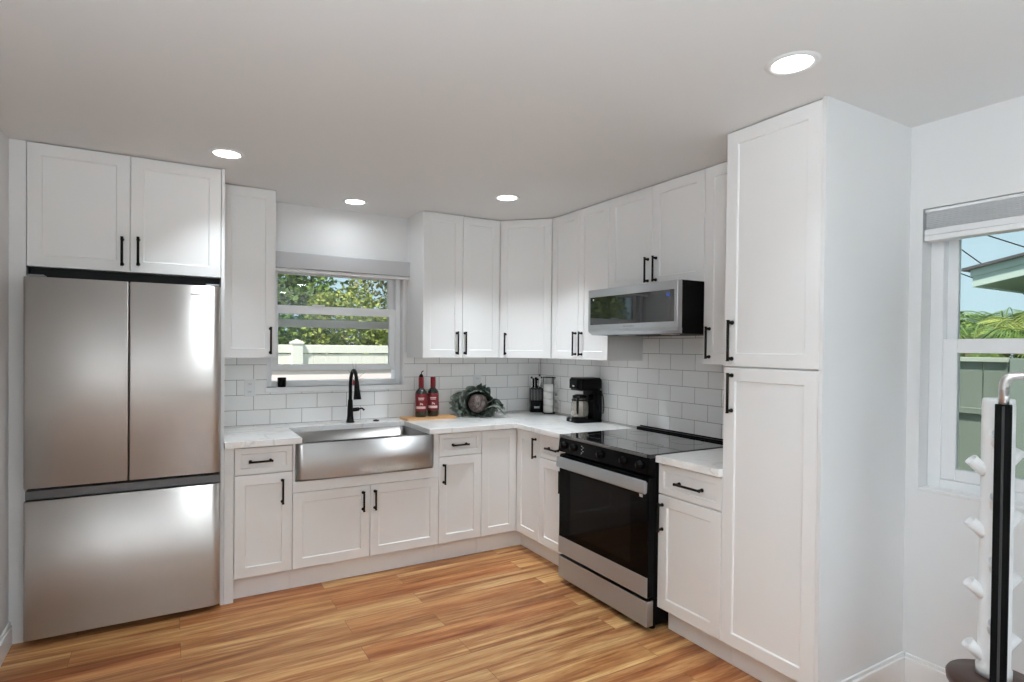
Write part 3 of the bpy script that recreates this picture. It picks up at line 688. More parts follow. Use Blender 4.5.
cabh = mat('cabbage_heart', (.2, .08, .1), .45); n, l, b = nodes(cabh); c = objcoords(n, l, (1, 1, 1)); tt = noise(n, l, c, 16, 6, .7, 2.5); rm = ramp(n, l, tt.outputs[0], [(.40, (.04, .028, .028)), (.5, (.105, .075, .070)), (.62, (.22, .18, .15))]); l.new(rm.outputs[0], b.inputs['Base Color']); bump(n, l, b, tt.outputs[0], .5, .004)
camdir = Vector((-.50, -.866, 0)).normalized(); side = Vector((.866, -.50, 0)).normalized(); Z = Vector((0, 0, 1))
HC = camdir*.045+side*(-.015)+Z*.110
def sph(bm, c, r, sq=(1, 1, 1), fn=None, nu=28, nv=18):
    rings = []
    for j in range(nv+1):
        th_ = PI*j/nv; ring = []
        for i in range(nu):
            a_ = 2*PI*i/nu; d_ = Vector((math.sin(th_)*math.cos(a_)*sq[0], math.sin(th_)*math.sin(a_)*sq[1], math.cos(th_)*sq[2]))
            k_ = 1+(fn(a_, th_) if fn else 0); ring.append(bm.verts.new(Vector(c)+d_*r*k_))
        rings.append(ring)
    for A, B_ in zip(rings, rings[1:]):
        for i in range(nu): f = bm.faces.new((A[i], A[(i+1) % nu], B_[(i+1) % nu], B_[i])); f.smooth = True
    bmesh.ops.remove_doubles(bm, verts=bm.verts, dist=1e-5); return bm
bm = newbm(); sph(bm, HC, .074, fn=lambda a_, th_: .02*math.sin(5*a_+3*th_)); obj('heart', bm, cabh, t)
def leaf(axis_dir, bend, rad, span, hgt, off, ruf, material, seed, tilt=0):
    """a cupped leaf: part of a bowl round the heart, opening towards the room; axis_dir = angle in the side/up plane"""
    bm = newbm(); rn = random.Random(seed); nu, nv = 16, 12; rows = []
    dirv = side*math.cos(axis_dir)+Z*math.sin(axis_dir); perp = camdir.cross(dirv)
    ph = rn.random()*6
    for j in range(nv+1):
        v = j/nv; row = []
        for i in range(nu+1):
            u = 2*i/nu-1
            # polar angle measured from the back of the heart forward
            pol = .25+v*hgt; az = u*span*math.sin(PI*min(1, .25+v*.62))
            d_ = (dirv*math.cos(az)+perp*math.sin(az))*math.sin(pol)+(-camdir)*math.cos(pol)
            r_ = rad*(1+.10*v+bend*max(0, v-.55)**1.5)+ruf*math.sin(u*9+ph)*(v**2)+ruf*.6*math.sin(u*17+ph*2)*(v**3)
            p = HC+camdir*off+d_*r_
            if p.z < .003: p.z = .003+.2*abs(p.z-.003)*0
            row.append(bm.verts.new(p))
        rows.append(row)
    for A, B_ in zip(rows, rows[1:]):
        for i in range(nu): f = bm.faces.new((A[i], A[i+1], B_[i+1], B_[i])); f.smooth = True
    o = obj('leaf', bm, material, t); m_ = o.modifiers.new('s', 'SOLIDIFY'); m_.thickness = .003; return o
leaf(1.75, .25, .092, 1.1, 1.75, 0, .004, cabm, 1); leaf(3.5, .35, .094, 1.2, 1.70, 0, .005, cabm, 2); leaf(5.1, .3, .093, 1.2, 1.7, 0, .005, cabm, 3)
leaf(.4, .5, .100, 1.0, 1.6, -.005, .006, cabm, 4); leaf(2.6, .8, .112, 1.1, 1.5, -.01, .008, cabp, 5)
leaf(3.7, 1.0, .128, .9, 1.5, -.01, .010, cabm, 6); leaf(1.2, .6, .115, .8, 1.25, -.015, .009, cabm, 7); leaf(4.3, .9, .118, .8, 1.6, 0, .008, cabp, 8)
leaf(3.2, 1.1, .150, .7, 1.35, -.02, .012, cabp, 9)
def flatleaf(p0, p1, wd_, lift, material, seed):
    bm = newbm(); rn = random.Random(seed); p0 = Vector(p0); p1 = Vector(p1); ax = (p1-p0); lx = ax.cross(Z).normalized(); nu, nv = 14, 16; rows = []
    for j in range(nv+1):
        v = j/nv; row = []; ww = wd_*math.sin(PI*(.15+.74*v))**.55
        for i in range(nu+1):
            u = 2*i/nu-1
            p = p0+ax*v+lx*u*ww+Z*(lift*math.sin(PI*v*.9)+.030*u*u*v+.010*math.sin(u*8+v*9+seed)*v)
            p.z = max(p.z, .004); row.append(bm.verts.new(p))
        rows.append(row)
    for A, B_ in zip(rows, rows[1:]):
        for i in range(nu): f = bm.faces.new((A[i], A[i+1], B_[i+1], B_[i])); f.smooth = True
    o = obj('leaf', bm, material, t); m_ = o.modifiers.new('s', 'SOLIDIFY'); m_.thickness = .003
flatleaf(HC+side*.05-Z*.05, HC+side*.215-Z*.100+camdir*.02, .080, .055, cabp, 1)
flatleaf(HC+side*.05-Z*.01-camdir*.03, HC+side*.195-Z*.055-camdir*.05, .075, .050, cabm, 2)
leaf(5.75, .9, .118, 1.0, 1.50, -.01, .008, cabp, 10)

# knife block
t = thing('knife_block', 'black knife block full of steel-handled knives in the corner', 'knife block', (-.118, -.110, ZC+.0005), -.45)
bm = newbm(); box(bm, -.056, .056, -.045, .045, 0, .100, .006); obj('block', bm, M['gloss_black'], t)
bm = newbm()
for k in range(9): xk = -.050+.100*k/8; box(bm, xk-.0035, xk+.0035, -.042, .042, .1003, .195, .001, 1)
box(bm, -.054, .054, -.043, .043, .195, .204, .002); obj('slotted_top', bm, M['black_plastic'], t)
bm = newbm()
for k in range(8): xk = -.0437+.100*k/8; box(bm, xk-.0012, xk+.0012, -.030, .030, .1003, .194)
obj('blades', bm, mat('blade_steel', (.6, .6, .6), .3, 1), t)
bm = newbm(); box(bm, -.022, .022, -.0458, -.0451, .036, .052); obj('block_label', bm, mat('label_grey', (.5, .52, .55), .5), t)
for (kx, ky, hh, st) in ((-.040, -.02, .10, 1), (-.022, .012, .085, 0), (-.004, -.022, .095, 0), (.014, .010, .080, 1), (.028, -.018, .125, 1), (.043, .012, .10, 1)):
    bm = newbm(); tube(bm, [(kx, ky, .2045), (kx, ky, .21), (kx, ky, .21+hh*.55), (kx-.002, ky, .21+hh*.8)], [.005, .008, .0085, .009], 12); kn = obj('knife_handle', bm, M['chrome'] if st else M['black_plastic'], t)
    bm = newbm(); sph(bm, (kx-.002, ky, .21+hh*.82), .0105, nu=14, nv=8); obj('handle_cap', bm, M['black_plastic'], kn)

# mug rack and stacked mugs
MR = (-.088, -.255); rz = -.50
t = thing('mug_rack', 'dark wire rack holding a stack of white mugs near the corner', 'mug rack', (*MR, ZC+.0005), rz)
bm = newbm(); tube(bm, [(.054*math.cos(a_), .054*math.sin(a_), .006) for a_ in [2*PI*k/32 for k in range(33)]], .003, 8, False); tube(bm, [(-.054, 0, .006), (.054, 0, .006)], .003, 8); tube(bm, [(0, -.054, .006), (0, .054, .006)], .003, 8)
for a_ in (.8, 2.4, 3.9, 5.5): tube(bm, [(.054*math.cos(a_), .054*math.sin(a_), .0003), (.054*math.cos(a_), .054*math.sin(a_), .008)], .004, 8)
obj('base_ring', bm, M['black'], t)
for a_ in (PI*.30, PI*.80, -PI*.30):
    bm = newbm(); tube(bm, [(.054*math.cos(a_), .054*math.sin(a_), .007), (.054*math.cos(a_), .054*math.sin(a_), .302)], .0025, 8); obj('upright', bm, M['black'], t)
bm = newbm(); tube(bm, [(.054*math.cos(a_), .054*math.sin(a_), .302) for a_ in [2*PI*k/32 for k in range(33)]], .0027, 8, False); tube(bm, [(-.054, 0, .302), (.054, 0, .302)], .0027, 8); obj('top_ring', bm, M['black'], t)
names = ['bottom', 'second from the bottom', 'third from the bottom', 'top']
for k in range(4):
    m_ = thing('mug', 'white mug in the wire rack, %s of the stack of four' % names[k], 'mug', (*MR, ZC+.0105+k*.0585), rz, 'mugs stacked in the wire rack')
    bm = newbm(); lathe(bm, [(0, 0), (.038, 0), (.044, .004), (.0455, .012), (.0460, .0575), (.0435, .0575), (.0425, .012), (.038, .007), (0, .007)], seg=30); obj('cup', bm, M['white_ceramic'], m_)
    bm = newbm(); ra = 0.0
    hp = bez((.0445, 0, .050), (.092, 0, .054), (.086, 0, .006), (.0445, 0, .010), 12)
    tube(bm, [(p.x*math.cos(ra)-p.y*math.sin(ra), p.x*math.sin(ra), p.z) for p in hp], .0055, 8); obj('mug_handle', bm, M['white_ceramic'], m_)

# coffee maker   local: front = -y
t = thing('coffee_maker', 'black drip coffee maker with glass carafe on the worktop beside the range', 'coffee maker', (-.128, -.785, ZC+.0005), R90-.12)
W_ = .088
bm = newbm(); prism(bm, rrect(-W_, W_, -.125, .105, .035), 0, .030, .006); obj('base', bm, M['gloss_black'], t)
bm = newbm(); prism(bm, rrect(-W_+.006, W_-.006, .022, .100, .02), .0302, .235, 0); obj('column', bm, M['gloss_black'], t)
bm = newbm(); prism(bm, rrect(-W_, W_, -.105, .103, .04), .2352, .318, .004)
bmesh.ops.bevel(bm, geom=[e for e in bm.edges if max(v.co.z for v in e.verts) < .236], offset=.012, segments=3, affect='EDGES'); obj('brew_head', bm, M['gloss_black'], t)
bm = newbm(); prism(bm, rrect(-W_+.004, W_-.004, -.101, .099, .038), .3183, .328, .006); obj('lid', bm, M['black_plastic'], t)
bm = newbm(); box(bm, -.012, .012, -.1068, -.1055, .262, .272); obj('badge', bm, mat('badge_silver', (.7, .7, .7), .3, .8), t)
bm = newbm(); tube(bm, [(.0, -.1215, .016), (0, -.1285, .016)], .009, 14); obj('switch', bm, mat('switch_grey', (.4, .4, .4), .4), t)
HA = .85; carg = mat('carafe_glass', (.85, .82, .76), .03, trans=.85, ior=1.2); 
bm = newbm(); lathe(bm, [(0, .036), (.056, .036), (.063, .042), (.066, .080), (.0645, .130), (.056, .174), (.054, .174), (.0625, .130), (.064, .080), (.061, .045), (.055, .039), (0, .039)], (0, -.048, 0), 32); ca = obj('carafe', bm, carg, t)
bm = newbm(); lathe(bm, [(0, .1745), (.053, .1745), (.055, .179), (.055, .194), (.03, .203), (0, .203)], (0, -.048, 0), 28); obj('carafe_lid', bm, M['black_plastic'], ca)
bm = newbm(); lathe(bm, [(.0590, .158), (.0625, .158), (.0600, .170), (.0565, .170)], (0, -.048, 0), 28); obj('carafe_band', bm, M['black_plastic'], ca)
bm = newbm(); tube(bm, [(math.sin(HA)*r_, -.048-math.cos(HA)*r_, z_) for r_, z_ in ((.056, .185), (.084, .182), (.094, .160), (.093, .09), (.084, .066))], [.007, .008, .009, .009, .007], 10); obj('carafe_handle', bm, M['black_plastic'], ca)
bm = newbm(); lathe(bm, [(0, .0303), (.058, .0303), (.058, .034), (0, .034)], (0, -.048, 0), 28); obj('hot_plate', bm, mat('hot_plate', (.03, .03, .03), .3, .5), t)
bm = newbm(); tube(bm, bez((.075, .090, .19), (.14, .06, .26), (.155, .07, .10), (.085, .098, .065), 16), .0035, 8); obj('power_cord', bm, M['black_plastic'], t)

# window sill things
t = thing('candle_jar', 'small black candle jar on the left end of the window sill', 'candle', (-2.160, .012, W1[2]+.0005))
bm = newbm(); lathe(bm, [(0, 0), (.024, 0), (.027, .004), (.029, .055), (.029, .066), (.0265, .066), (.0265, .052), (0, .052)]); obj('jar', bm, M['gloss_black'], t)
bm = newbm(); lathe(bm, [(0, .0523), (.026, .0523), (.026, .054), (0, .056)]); tube(bm, [(0, 0, .055), (0, 0, .064)], .001, 6); obj('wax', bm, mat('wax', (.05, .05, .05), .6), t)
t = thing('air_plant', 'spiky thin-leaved plant in a red pot on the sill behind the faucet', 'plant', (-1.640, .012, W1[2]+.0005))
bm = newbm(); lathe(bm, [(0, 0), (.016, 0), (.020, .005), (.021, .036), (.018, .036), (.018, .03), (0, .03)]); obj('pot', bm, mat('red_pot', (.45, .03, .04), .3), t)
bm = newbm(); rn = random.Random(3)
for k in range(13):
    a_ = 2*PI*k/13+rn.random()*.3; el = .25+rn.random()*1.0; ln = .07+rn.random()*.05
    if k in (3, 7): el = 1.35; ln = .17
    d_ = Vector((math.cos(a_)*math.cos(el), .35*math.sin(a_)*math.cos(el)-.05, math.sin(el)))
    tube(bm, [Vector((0, 0, .031)), Vector((0, 0, .033))+d_*ln*.6, Vector((0, 0, .031))+d_*ln-Z*.004], [.0016, .0013, .0004], 6)
obj('foliage', bm, mat('thin_leaf', (.30, .30, .24), .5), t)

# ------------------------------------------------------------------ ceiling lamps
def can(x, y, label, watts, spread=118):
    t = thing('recessed_light', label, 'ceiling light', (x, y, H), 0, 'recessed ceiling lights')
    bm = newbm(); lathe(bm, [(.064, -.0005), (.064, -.004), (.072, -.007), (.084, -.003), (.086, -.0005)], seg=40); obj('trim_ring', bm, M['white_plastic'], t)
    bm = newbm(); lathe(bm, [(0, -.003), (.0635, -.003), (.0635, -.0008), (0, -.0008)], seg=40); obj('diffuser', bm, M['lens'], t)
    ld = bpy.data.lights.new('lamp', 'AREA'); ld.shape = 'DISK'; ld.size = .12; ld.energy = watts; ld.spread = math.radians(spread); ld.color = (.86, .942, 1)
    lo = bpy.data.objects.new('lamp', ld); COL.objects.link(lo); lo.parent = t; lo.location = (0, 0, -.009)
for x, y, wt_, sp_, s_ in ((-2.586, -.917, CAN_NEAR*.36, 92, 'round recessed ceiling light in front of the refrigerator cabinet'), (-1.743, -.298, CAN_NEAR*.155, 165, 'round recessed ceiling light above the sink window'), (-.915, -.93, CAN_NEAR, 98, 'round recessed ceiling light near the corner wall cabinet'), (-.987, -2.949, CAN_NEAR*.13, 84, 'round recessed ceiling light beside the top of the pantry'),
                      (-1.80, -3.45, CAN_NEAR*.6, 125, 'unseen ceiling fill light added just above the view'), (-2.0, -5.2, FAR_FILL, 180, 'unseen ceiling fill light added behind the camera on the left'), (-.99, -5.2, FAR_FILL, 180, 'unseen ceiling fill light added behind the camera on the right'), (-2.0, -6.8, FAR_FILL, 180, 'unseen ceiling fill light added at the rear left of the room'), (-.99, -6.8, FAR_FILL, 180, 'unseen ceiling fill light added at the rear right of the room')):  # lamps of this row are unseen, added to fill the room
    can(x, y, s_, wt_, sp_)

# unseen uplights added behind the camera as soft neutral fill
for x, y, lb in ((-3.15, -4.55, 'unseen uplight added for fill by the left wall behind the camera'), (-1.1, -6.9, 'unseen uplight added for fill in front of the patio door')):
    t = thing('fill_uplight', lb, 'lamp', (x, y, 0), 0, 'added fill uplights')
    bm = newbm(); lathe(bm, [(0, .0005), (.14, .0005), (.14, .015), (.02, .03), (0, .03)]); obj('base', bm, M['trim'], t)
    bm = newbm(); tube(bm, [(0, 0, .03), (0, 0, 1.45)], .012, 12); obj('pole', bm, M['trim'], t)
    bm = newbm(); lathe(bm, [(0, 1.45), (.04, 1.452), (.17, 1.53), (.20, 1.57), (.196, 1.57), (.165, 1.535), (.04, 1.458), (0, 1.458)], seg=36); obj('fill_bowl', bm, M['trim'], t)
    ld = bpy.data.lights.new('lamp', 'AREA'); ld.shape = 'DISK'; ld.size = .30; ld.energy = UPFILL if y > -6 else UPFILL*.30; ld.color = (.86, .942, 1)
    lo = bpy.data.objects.new('lamp', ld); COL.objects.link(lo); lo.parent = t; lo.location = (0, 0, 1.565); lo.rotation_euler = (PI, 0, 0)
# pale sheet added out of view to bounce neutral light onto the ceiling
bm = newbm(); box(bm, -3.2, -.3, -7.2, -3.5, .0005, .014, .004); tag(obj('bounce_sheet', bm, mat('bounce_pale', (.72, .73, .74), .95)), 'large unseen pale sheet added on the floor to bounce light', 'bounce_sheet')

# curtain behind the camera (seen in the refrigerator doors)
bm = newbm(); pts_f = []
for k in range(41): pts_f.append((-2.76+.47*k/40, YR+.055+.018*math.sin(k*1.25)))
pts_b = [(x, y-.004) for x, y in pts_f][::-1]
prism(bm, pts_b+pts_f, .02, 2.16)
t = thing('curtain', 'brown curtain hanging left of the patio door behind the camera', 'curtain')
obj('fabric', bm, mat('brown_fabric', (.15, .10, .075), .9), t)
bm = newbm(); tube(bm, [(-2.80, YR+.055, 2.175), (-.12, YR+.055, 2.175)], .010, 12); obj('rod', bm, M['black'], t)
bm = newbm()
for x in (-2.78, -.15): tube(bm, [(x, YR+.001, 2.175), (x, YR+.055, 2.175)], .006, 8)
obj('bracket', bm, M['black'], t)

# ------------------------------------------------------------------ hydroponic tower
t = thing('hydroponic_tower', 'white vertical garden tower with angled planting cups on a brown tub', 'planter', (-.374, -3.316, 0), 0)
TZ = .362
brown = mat('brown_tub', (.060, .030, .022), .35)
bm = newbm(); lathe(bm, [(0, .0006), (.104, .0006), (.108, .01), (.124, TZ-.035), (.132, TZ-.03), (.134, TZ-.008), (.129, TZ), (.06, TZ), (0, TZ)], (-.028, -.016, 0), 56); obj('tub', bm, brown, t)
bm = newbm(); lathe(bm, [(0, TZ+.0005), (.049, TZ+.0005), (.049, TZ+.03), (.0445, TZ+.034), (.0445, 1.285), (.043, 1.308), (.040, 1.312), (0, 1.312)], (0, 0, 0), 40); tw = obj('column', bm, M['white_plastic'], t)
toward = math.atan2(CY+3.312, CX+.380)
def cup(az, z):
    d_ = Vector((math.cos(az), math.sin(az), 0)); bm = newbm()
    a_ = d_*.030+Z*z; e_ = d_*.076+Z*(z+.046); ax = (e_-a_).normalized()
    o_ = ax.orthogonal().normalized(); p_ = ax.cross(o_); rings = []
    for (s_, r_) in ((0, .018), (.25, .0195), (1, .0205), (1, .0178), (.3, .017)):
        c_ = a_+(e_-a_)*s_; rings.append([bm.verts.new(c_+(o_*math.cos(2*PI*k/20)+p_*math.sin(2*PI*k/20))*r_) for k in range(20)])
    for A, B_ in zip(rings, rings[1:]):
        for k in range(20): f = bm.faces.new((A[k], A[(k+1) % 20], B_[(k+1) % 20], B_[k])); f.smooth = True
    bm.faces.new(rings[-1]); bm.faces.new(rings[0][::-1]); bmesh.ops.recalc_face_normals(bm, faces=bm.faces)
    obj('planting_cup', bm, M['white_plastic'], t)
for k in range(4):
    z = .418+.212*k
    cup(toward-1.15, z); cup(toward+2.35, z+.03)
    cup(toward-.0, z+.10); cup(toward+PI, z+.10)
# grow light
t = thing('grow_light', 'black upright light bar with a bent pale metal arm beside the white tower', 'lamp', (-.478, -3.364, 0), toward+PI/2)
bm = newbm(); box(bm, -.0215, .0215, -.013, .013, TZ+.001, 1.301, .003, 2); obj('light_bar', bm, M['black_body'], t)
bm = newbm(); box(bm, -.004, .003, .0133, .015, TZ+.004, 1.295, .001, 1); obj('groove_strip', bm, mat('dark_grey_strip', (.035, .035, .035), .4), t)
bm = newbm(); box(bm, -.004, .003, -.015, -.0133, TZ+.004, 1.295, .001, 1); obj('groove_strip', bm, mat('dark_grey_strip', (.035, .035, .035), .4), t)
bm = newbm(); pth = [(0, 0, 1.3015), (0, 0, 1.350)]+[tuple(v) for v in bez((0, 0, 1.350), (0, 0, 1.386), (.012, 0, 1.394), (.04, 0, 1.396), 10)]+[(.20, 0, 1.400), (.30, 0, 1.400)]
tube(bm, [(-x if 0 else x, y, z) for x, y, z in pth], .014, 16); arm_o = obj('arm', bm, mat('satin_metal', (.62, .60, .59), .3, .9), t)

# ------------------------------------------------------------------ outdoors
vin = mat('fence_vinyl', (.83, .80, .72), .5)
grass = mat('lawn', (.10, .17, .05), .9); n, l, b = nodes(grass); c = coords(n, l); tt = noise(n, l, c, 9, 5); rm = ramp(n, l, tt.outputs[0], [(.3, (.06, .11, .03)), (.7, (.18, .26, .09))]); l.new(rm.outputs[0], b.inputs['Base Color'])
bm = newbm(); box(bm, -30, 40, .16, 50, -.3, -.15); box(bm, .16, 40, -30, .16, -.3, -.15); box(bm, -30, .16, -30, YR-.16, -.3, -.15)
o = obj('lawn', bm, grass); tag(o, 'green lawn outside the windows', 'lawn', kind='structure')
GZ = -.149
bm = newbm(); box(bm, -14, -3.68, -14, 3, -.1495, -.10); box(bm, -3.68, 4, -14, YR-.16, -.1495, -.10); o = obj('patio', bm, mat('bounce_concrete', (.62, .61, .58), .8)); tag(o, 'unseen pale concrete slab added behind the room to bounce sunlight', 'patio', kind='structure')  # unseen pale slab added to bounce sunlight up to the ceiling
# white fence outside the sink window
FY = 3.0; FT = 1.475
t = thing('vinyl_fence', 'white vinyl fence across the yard outside the sink window', 'fence', (0, FY, 0))
bm = newbm()
xx = -13.0
while xx < 2.2:
    box(bm, xx+.0005, xx+.1495, .016, .034, GZ+.05, FT-.11, .002, 1); xx += .15
obj('panel', bm, vin, t)
bm = newbm(); box(bm, -13.0, 2.2, 0, .05, FT-.10, FT-.0, .004, 1); box(bm, -13.0, 2.2, .002, .048, GZ+.03, GZ+.15, .004, 1); obj('rail', bm, vin, t)
for px in (-12.6, -10.75, -8.9, -7.05, -5.2, -3.35, -1.50, .55, 2.2):
    bm = newbm(); box(bm, px-.065, px+.065, -.045, .085, GZ, FT+.01, .004, 1); po = obj('post', bm, vin, t)
    bm = newbm(); a_ = .075; cz_ = FT+.0105
    v_ = [bm.verts.new(p) for p in ((px-a_, -.055, cz_), (px+a_, -.055, cz_), (px+a_, .095, cz_), (px-a_, .095, cz_), (px-a_, -.055, cz_+.02), (px+a_, -.055, cz_+.02), (px+a_, .095, cz_+.02), (px-a_, .095, cz_+.02), (px, .02, cz_+.06))]
    for q in ((3, 2, 1, 0), (0, 1, 5, 4), (1, 2, 6, 5), (2, 3, 7, 6), (3, 0, 4, 7), (4, 5, 8), (5, 6, 8), (6, 7, 8), (7, 4, 8)): bm.faces.new([v_[i] for i in q])
    obj('post_cap', bm, vin, po)
# low pink wall
bm = newbm(); box(bm, -4, 1.5, 0, .18, GZ, 1.22, .01); box(bm, -4.02, 1.52, -.02, .20, 1.2205, 1.262, .006)
tag(obj('garden_wall', bm, mat('pink_stucco', (.88, .77, .74), .8), None, (0, 1.7, 0)), 'pale pink garden wall just outside the sink window', 'wall')

def foliage_bm(n_, c, rx, ry, rz_, size, rn, shell=.45):
    bm = newbm()
    for _ in range(n_):
        while True:
            p = Vector((rn.uniform(-1, 1), rn.uniform(-1, 1), rn.uniform(-1, 1)))
            if shell < p.length < 1: break
        k_ = 1+.22*math.sin(p.x*5+c[0]*3)*math.cos(p.z*6+c[1])
        pos = Vector((c[0]+p.x*rx*k_, c[1]+p.y*ry*k_, c[2]+p.z*rz_*k_))
        if pos.z < GZ+.02: continue
        s_ = size*.72*rn.uniform(.6, 1.3); d_ = Vector((rn.gauss(0, 1), rn.gauss(0, 1), rn.gauss(-.2, .7))).normalized(); w2_ = d_.orthogonal().normalized()*s_*.28
        w2_.rotate(Matrix.Rotation(rn.uniform(0, 6.28), 3, d_)); nr = d_.cross(w2_).normalized()*s_*.08
        a_ = bm.verts.new(pos); b2 = bm.verts.new(pos+d_*s_*.5+w2_+nr); c_ = bm.verts.new(pos+d_*s_); e_ = bm.verts.new(pos+d_*s_*.5-w2_+nr)
        bm.faces.new((a_, b2, c_)); bm.faces.new((a_, c_, e_))
    return bm
LM = [leaf_mat('leaf_green', (.035, .085, .015), (.22, .32, .06)), leaf_mat('leaf_yellow_green', (.10, .16, .03), (.42, .44, .10)), leaf_mat('leaf_dark', (.02, .05, .012), (.12, .19, .05)), leaf_mat('leaf_olive', (.09, .10, .04), (.30, .28, .12))]
bark = mat('bark', (.22, .16, .11), .9)
def shrub(name, label, cat, x, y, zc_, rx, ry, rz_, n_, size, li, seed, group):
    t = thing(name, label, cat, (x, y, GZ+.0005), 0, group)
    rn = random.Random(seed)
    bm = foliage_bm(int(n_*1.9), (0, 0, zc_-GZ), rx, ry, rz_, size, rn)
    obj('foliage', bm, LM[li], t)
    bm = newbm(); tp = zc_-GZ+rz_*.4
    tube(bm, [(0, 0, 0), (.04, 0, tp*.4), (-.03, .02, tp*.75), (.02, 0, tp)], [.06, .05, .035, .015], 10)
    for k in range(5):
        a_ = k*1.3; tube(bm, [(0, 0, tp*.45+.08*k), (rx*.5*math.cos(a_), ry*.5*math.sin(a_), tp*.7+.08*k)], [.025, .01], 8)
    obj('trunk', bm, bark, t); return t
gname = 'trees behind the white fence'
shrub('leafy_tree', 'dark green tree behind the white fence, left edge of the sink window', 'tree', -2.3, 4.3, 1.7, .85, .7, 1.2, 2600, .13, 2, 1, gname)
shrub('leafy_tree', 'bright green tree behind the white fence, left half of the sink window', 'tree', -1.15, 6.0, 2.0, .95, .65, 1.2, 3400, .15, 0, 2, gname)
shrub('leafy_tree', 'yellow-green tree behind the white fence, middle of the sink window', 'tree', -.55, 4.4, 1.55, .75, .6, .85, 3000, .11, 1, 3, gname)
shrub('leafy_tree', 'olive green tree behind the white fence, right half of the sink window', 'tree', .68, 6.0, 1.85, 1.0, .65, 1.3, 3400, .115, 3, 4, gname)
shrub('leafy_tree', 'dark green tree behind the white fence, beyond the right jamb', 'tree', 1.3, 4.6, 1.6, .8, .7, 1.1, 2200, .12, 2, 5, gname)

for k_, (x_, y_, li_, lb_) in enumerate(((-3.7, 6.0, 0, 'mid green tree behind the white fence left of the window view'), (-4.9, 4.4, 1, 'yellow-green tree behind the fence farther left'), (-6.5, 6.0, 2, 'dark tree behind the fence, mirrored in the microwave door'), (-8.0, 4.5, 0, 'green tree behind the fence, second from its far left end'), (-9.6, 6.0, 3, 'olive tree behind the fence at its far left end'))):
    shrub('leafy_tree', lb_, 'tree', x_, y_, 2.0, .78, .7, 1.5, 1800, .17, li_, 40+k_, gname)

def palm(label, x, y, h, fr, n_, li, seed, group, name='palm_tree'):
    t = thing(name, label, 'palm', (x, y, GZ+.0005), 0, group); rn = random.Random(seed)
    bm = newbm(); tube(bm, [(0, 0, 0), (.05, .02, h*.5), (0, 0, h)], [.11, .085, .07], 12); obj('trunk', bm, bark, t)
    for k in range(n_):
        a_ = 2*PI*k/n_+rn.uniform(-.2, .2); el = rn.uniform(.1, 1.25); ln = fr*rn.uniform(.8, 1.1)
        d_ = Vector((math.cos(a_)*math.cos(el), math.sin(a_)*math.cos(el), math.sin(el))); hd = Vector((math.cos(a_), math.sin(a_), 0))
        sp = bez((0, 0, h), Vector((0, 0, h))+d_*ln*.4, Vector((0, 0, h))+d_*ln*.6+hd*ln*.25, Vector((0, 0, h))+hd*ln*.85+Z*(ln*(.25*math.sin(el)-.35)), 16)
        bm = newbm(); tube(bm, sp, [.012-.0006*i for i in range(17)], 5)
        for i in range(3, 17):
            T_ = (sp[i]-sp[i-1]).normalized(); S_ = T_.cross(Z).normalized(); ll = fr*rn.uniform(.26, .33)*math.sin(PI*(.15+.8*i/17))
            for f_ in (0, .5):
                p_ = sp[i-1].lerp(sp[i], f_)
                for sg in (-1, 1):
                    e_ = p_+S_*sg*ll*.8+T_*ll*.55-Z*ll*.45; wv = T_*.0085
                    bm.faces.new((bm.verts.new(p_-wv), bm.verts.new(p_.lerp(e_, .5)+wv*1.2+Z*.01), bm.verts.new(e_), bm.verts.new(p_.lerp(e_, .5)-wv*1.2+Z*.01)))
        obj('frond', bm, LM[li], t)
    return t
palm('feathery palm showing above the trees in the sink window', -.95, 8.2, 2.55, 1.3, 14, 1, 11, gname)

# right window view
sage = mat('sage_paint', (.185, .215, .175), .6); sagel = mat('sage_trim', (.42, .45, .37), .6); mint = mat('mint_fascia', (.52, .62, .55), .55)
FX = 2.5; FT2 = 1.425
t = thing('board_fence', 'sage green board fence outside the right window', 'fence', (FX, 0, 0))
bm = newbm(); yy = -2.39
while yy < 2.6: box(bm, 0, .02, yy+.004, yy+.156, GZ+.02, FT2-.03, .003, 1); yy += .16
obj('boards', bm, sage, t)
for z_, h_ in ((FT2-.03, .035), (1.00, .045), (.15, .045)):
    bm = newbm(); box(bm, -.035, -.0005, -2.39, 2.6, z_, z_+h_, .003, 1); obj('rail', bm, sagel if z_ > 1.2 else sage, t)
for py in (-2.31, -.4, 1.5):
    bm = newbm(); box(bm, .022, .11, py-.045, py+.045, GZ, FT2+.0, .004, 1); obj('post', bm, sage, t)
t = thing('garden_gate', 'smooth sage green gate panel right of the board fence', 'gate', (FX, 0, 0))
bm = newbm(); box(bm, -.03, .03, -3.35, -2.395, GZ+.03, FT2, .005, 1); obj('gate_panel', bm, mat('sage_smooth', (.22, .26, .225), .5), t)
bm = newbm(); box(bm, -.045, .045, -3.45, -3.355, GZ, FT2+.05, .004, 1); obj('gate_post', bm, sage, t)
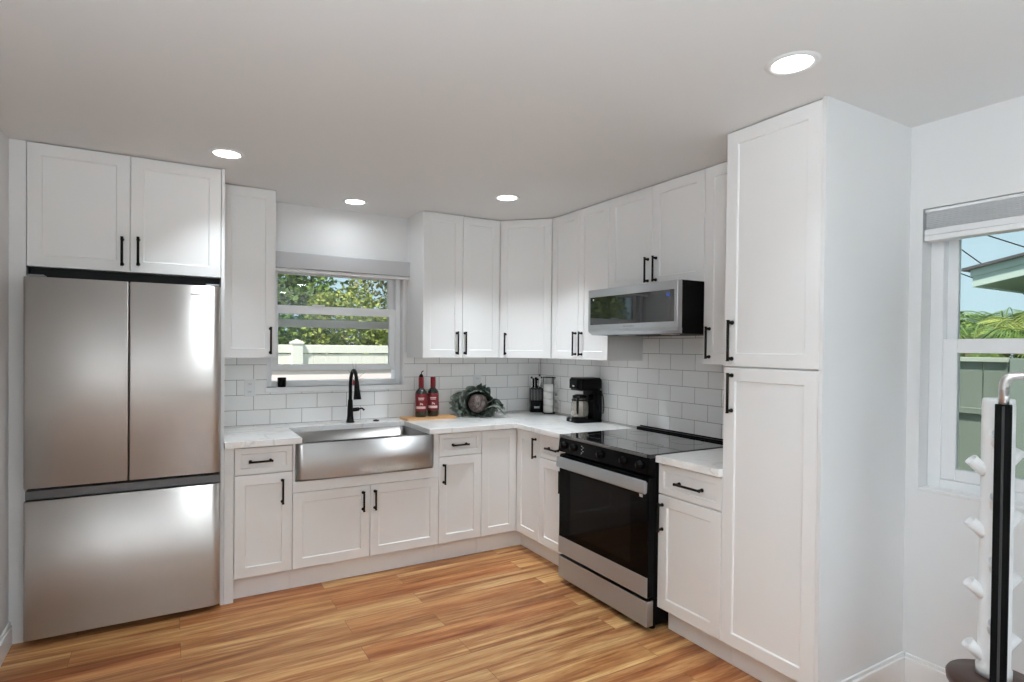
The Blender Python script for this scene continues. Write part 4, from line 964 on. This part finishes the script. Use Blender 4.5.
# neighbour's house with eave
t = thing('neighbor_house', 'mint green house with an overhanging eave outside the right window', 'house', (0, 0, 0))
bm = newbm(); box(bm, 2.95, 7.5, -9, -3.7, GZ, 1.90, .0); obj('house_wall', bm, sage, t)
ex, ey, ez, sl, ye_ = 2.2, -2.27, 1.937, .20, -5.6
def slab(x0, x1, y0, y1, zlo, zhi):
    """slab following the roof slope: zlo, zhi measured at the eave"""
    bm = newbm(); q = lambda y: sl*(ey-y)
    v_ = [bm.verts.new(p) for p in ((x0, y0, zlo+q(y0)), (x1, y0, zlo+q(y0)), (x1, y1, zlo+q(y1)), (x0, y1, zlo+q(y1)), (x0, y0, zhi+q(y0)), (x1, y0, zhi+q(y0)), (x1, y1, zhi+q(y1)), (x0, y1, zhi+q(y1)))]
    for f in ((3, 2, 1, 0), (4, 5, 6, 7), (0, 1, 5, 4), (1, 2, 6, 5), (2, 3, 7, 6), (3, 0, 4, 7)): bm.faces.new([v_[i] for i in f])
    bmesh.ops.recalc_face_normals(bm, faces=bm.faces); return bm
obj('soffit', slab(ex+.021, 8.2, ey-.021, ye_, .006+ez, .016+ez), mat('soffit_green', (.33, .40, .33), .7), t)
obj('fascia', slab(ex, ex+.02, ey, ye_, ez, ez+.125), mint, t); obj('fascia', slab(ex+.0205, 8.2, ey, ey-.02, ez, ez+.125), mint, t)
obj('fascia_cap', slab(ex-.012, ex-.0005, ey+.01, ye_, ez+.075, ez+.125), mint, t)
obj('roof', slab(ex-.05, 8.25, ey+.05, ye_, ez+.1255, ez+.145), mat('roof_shingle', (.10, .095, .095), .8), t)
g2 = 'greenery beyond the board fence'
palm('bushy palm beyond the board fence, left in the right window', 5.2, -1.15, 1.62, .95, 20, 0, 21, g2)
palm('bushy palm beyond the board fence, right in the right window', 6.3, -1.35, 1.74, 1.1, 22, 1, 22, g2)
palm('drooping palm beyond the fence behind the eave corner', 7.8, -.55, 1.9, 1.1, 22, 0, 23, g2)
shrub('leafy_shrub', 'round dark shrub beyond the board fence at the left of the right window', 'shrub', 6.0, -.55, 1.45, .5, .42, .50, 2600, .10, 0, 24, g2)
shrub('leafy_shrub', 'dense green shrub beyond the board fence below the palms', 'shrub', 6.9, -1.6, 1.2, .6, 1.5, .75, 3200, .11, 2, 25, g2)
for (ya, za), (yb, zb_), lab in (((2.0, 4.75), (-1.2, 1.6), 'steep black service wire crossing the sky left of the eave'), ((6.0, 6.68), (-4.0, 1.14), 'black overhead wire high above the eave'), ((6.0, 5.84), (-.15, 2.486), 'lowest black overhead wire, below the eave corner')):
    bm = newbm(); tube(bm, [(9, ya+(yb-ya)*k/10, za+(zb_-za)*k/10) for k in range(11)], .010, 6); tag(obj('power_line', bm, M['black']), lab, 'wire')
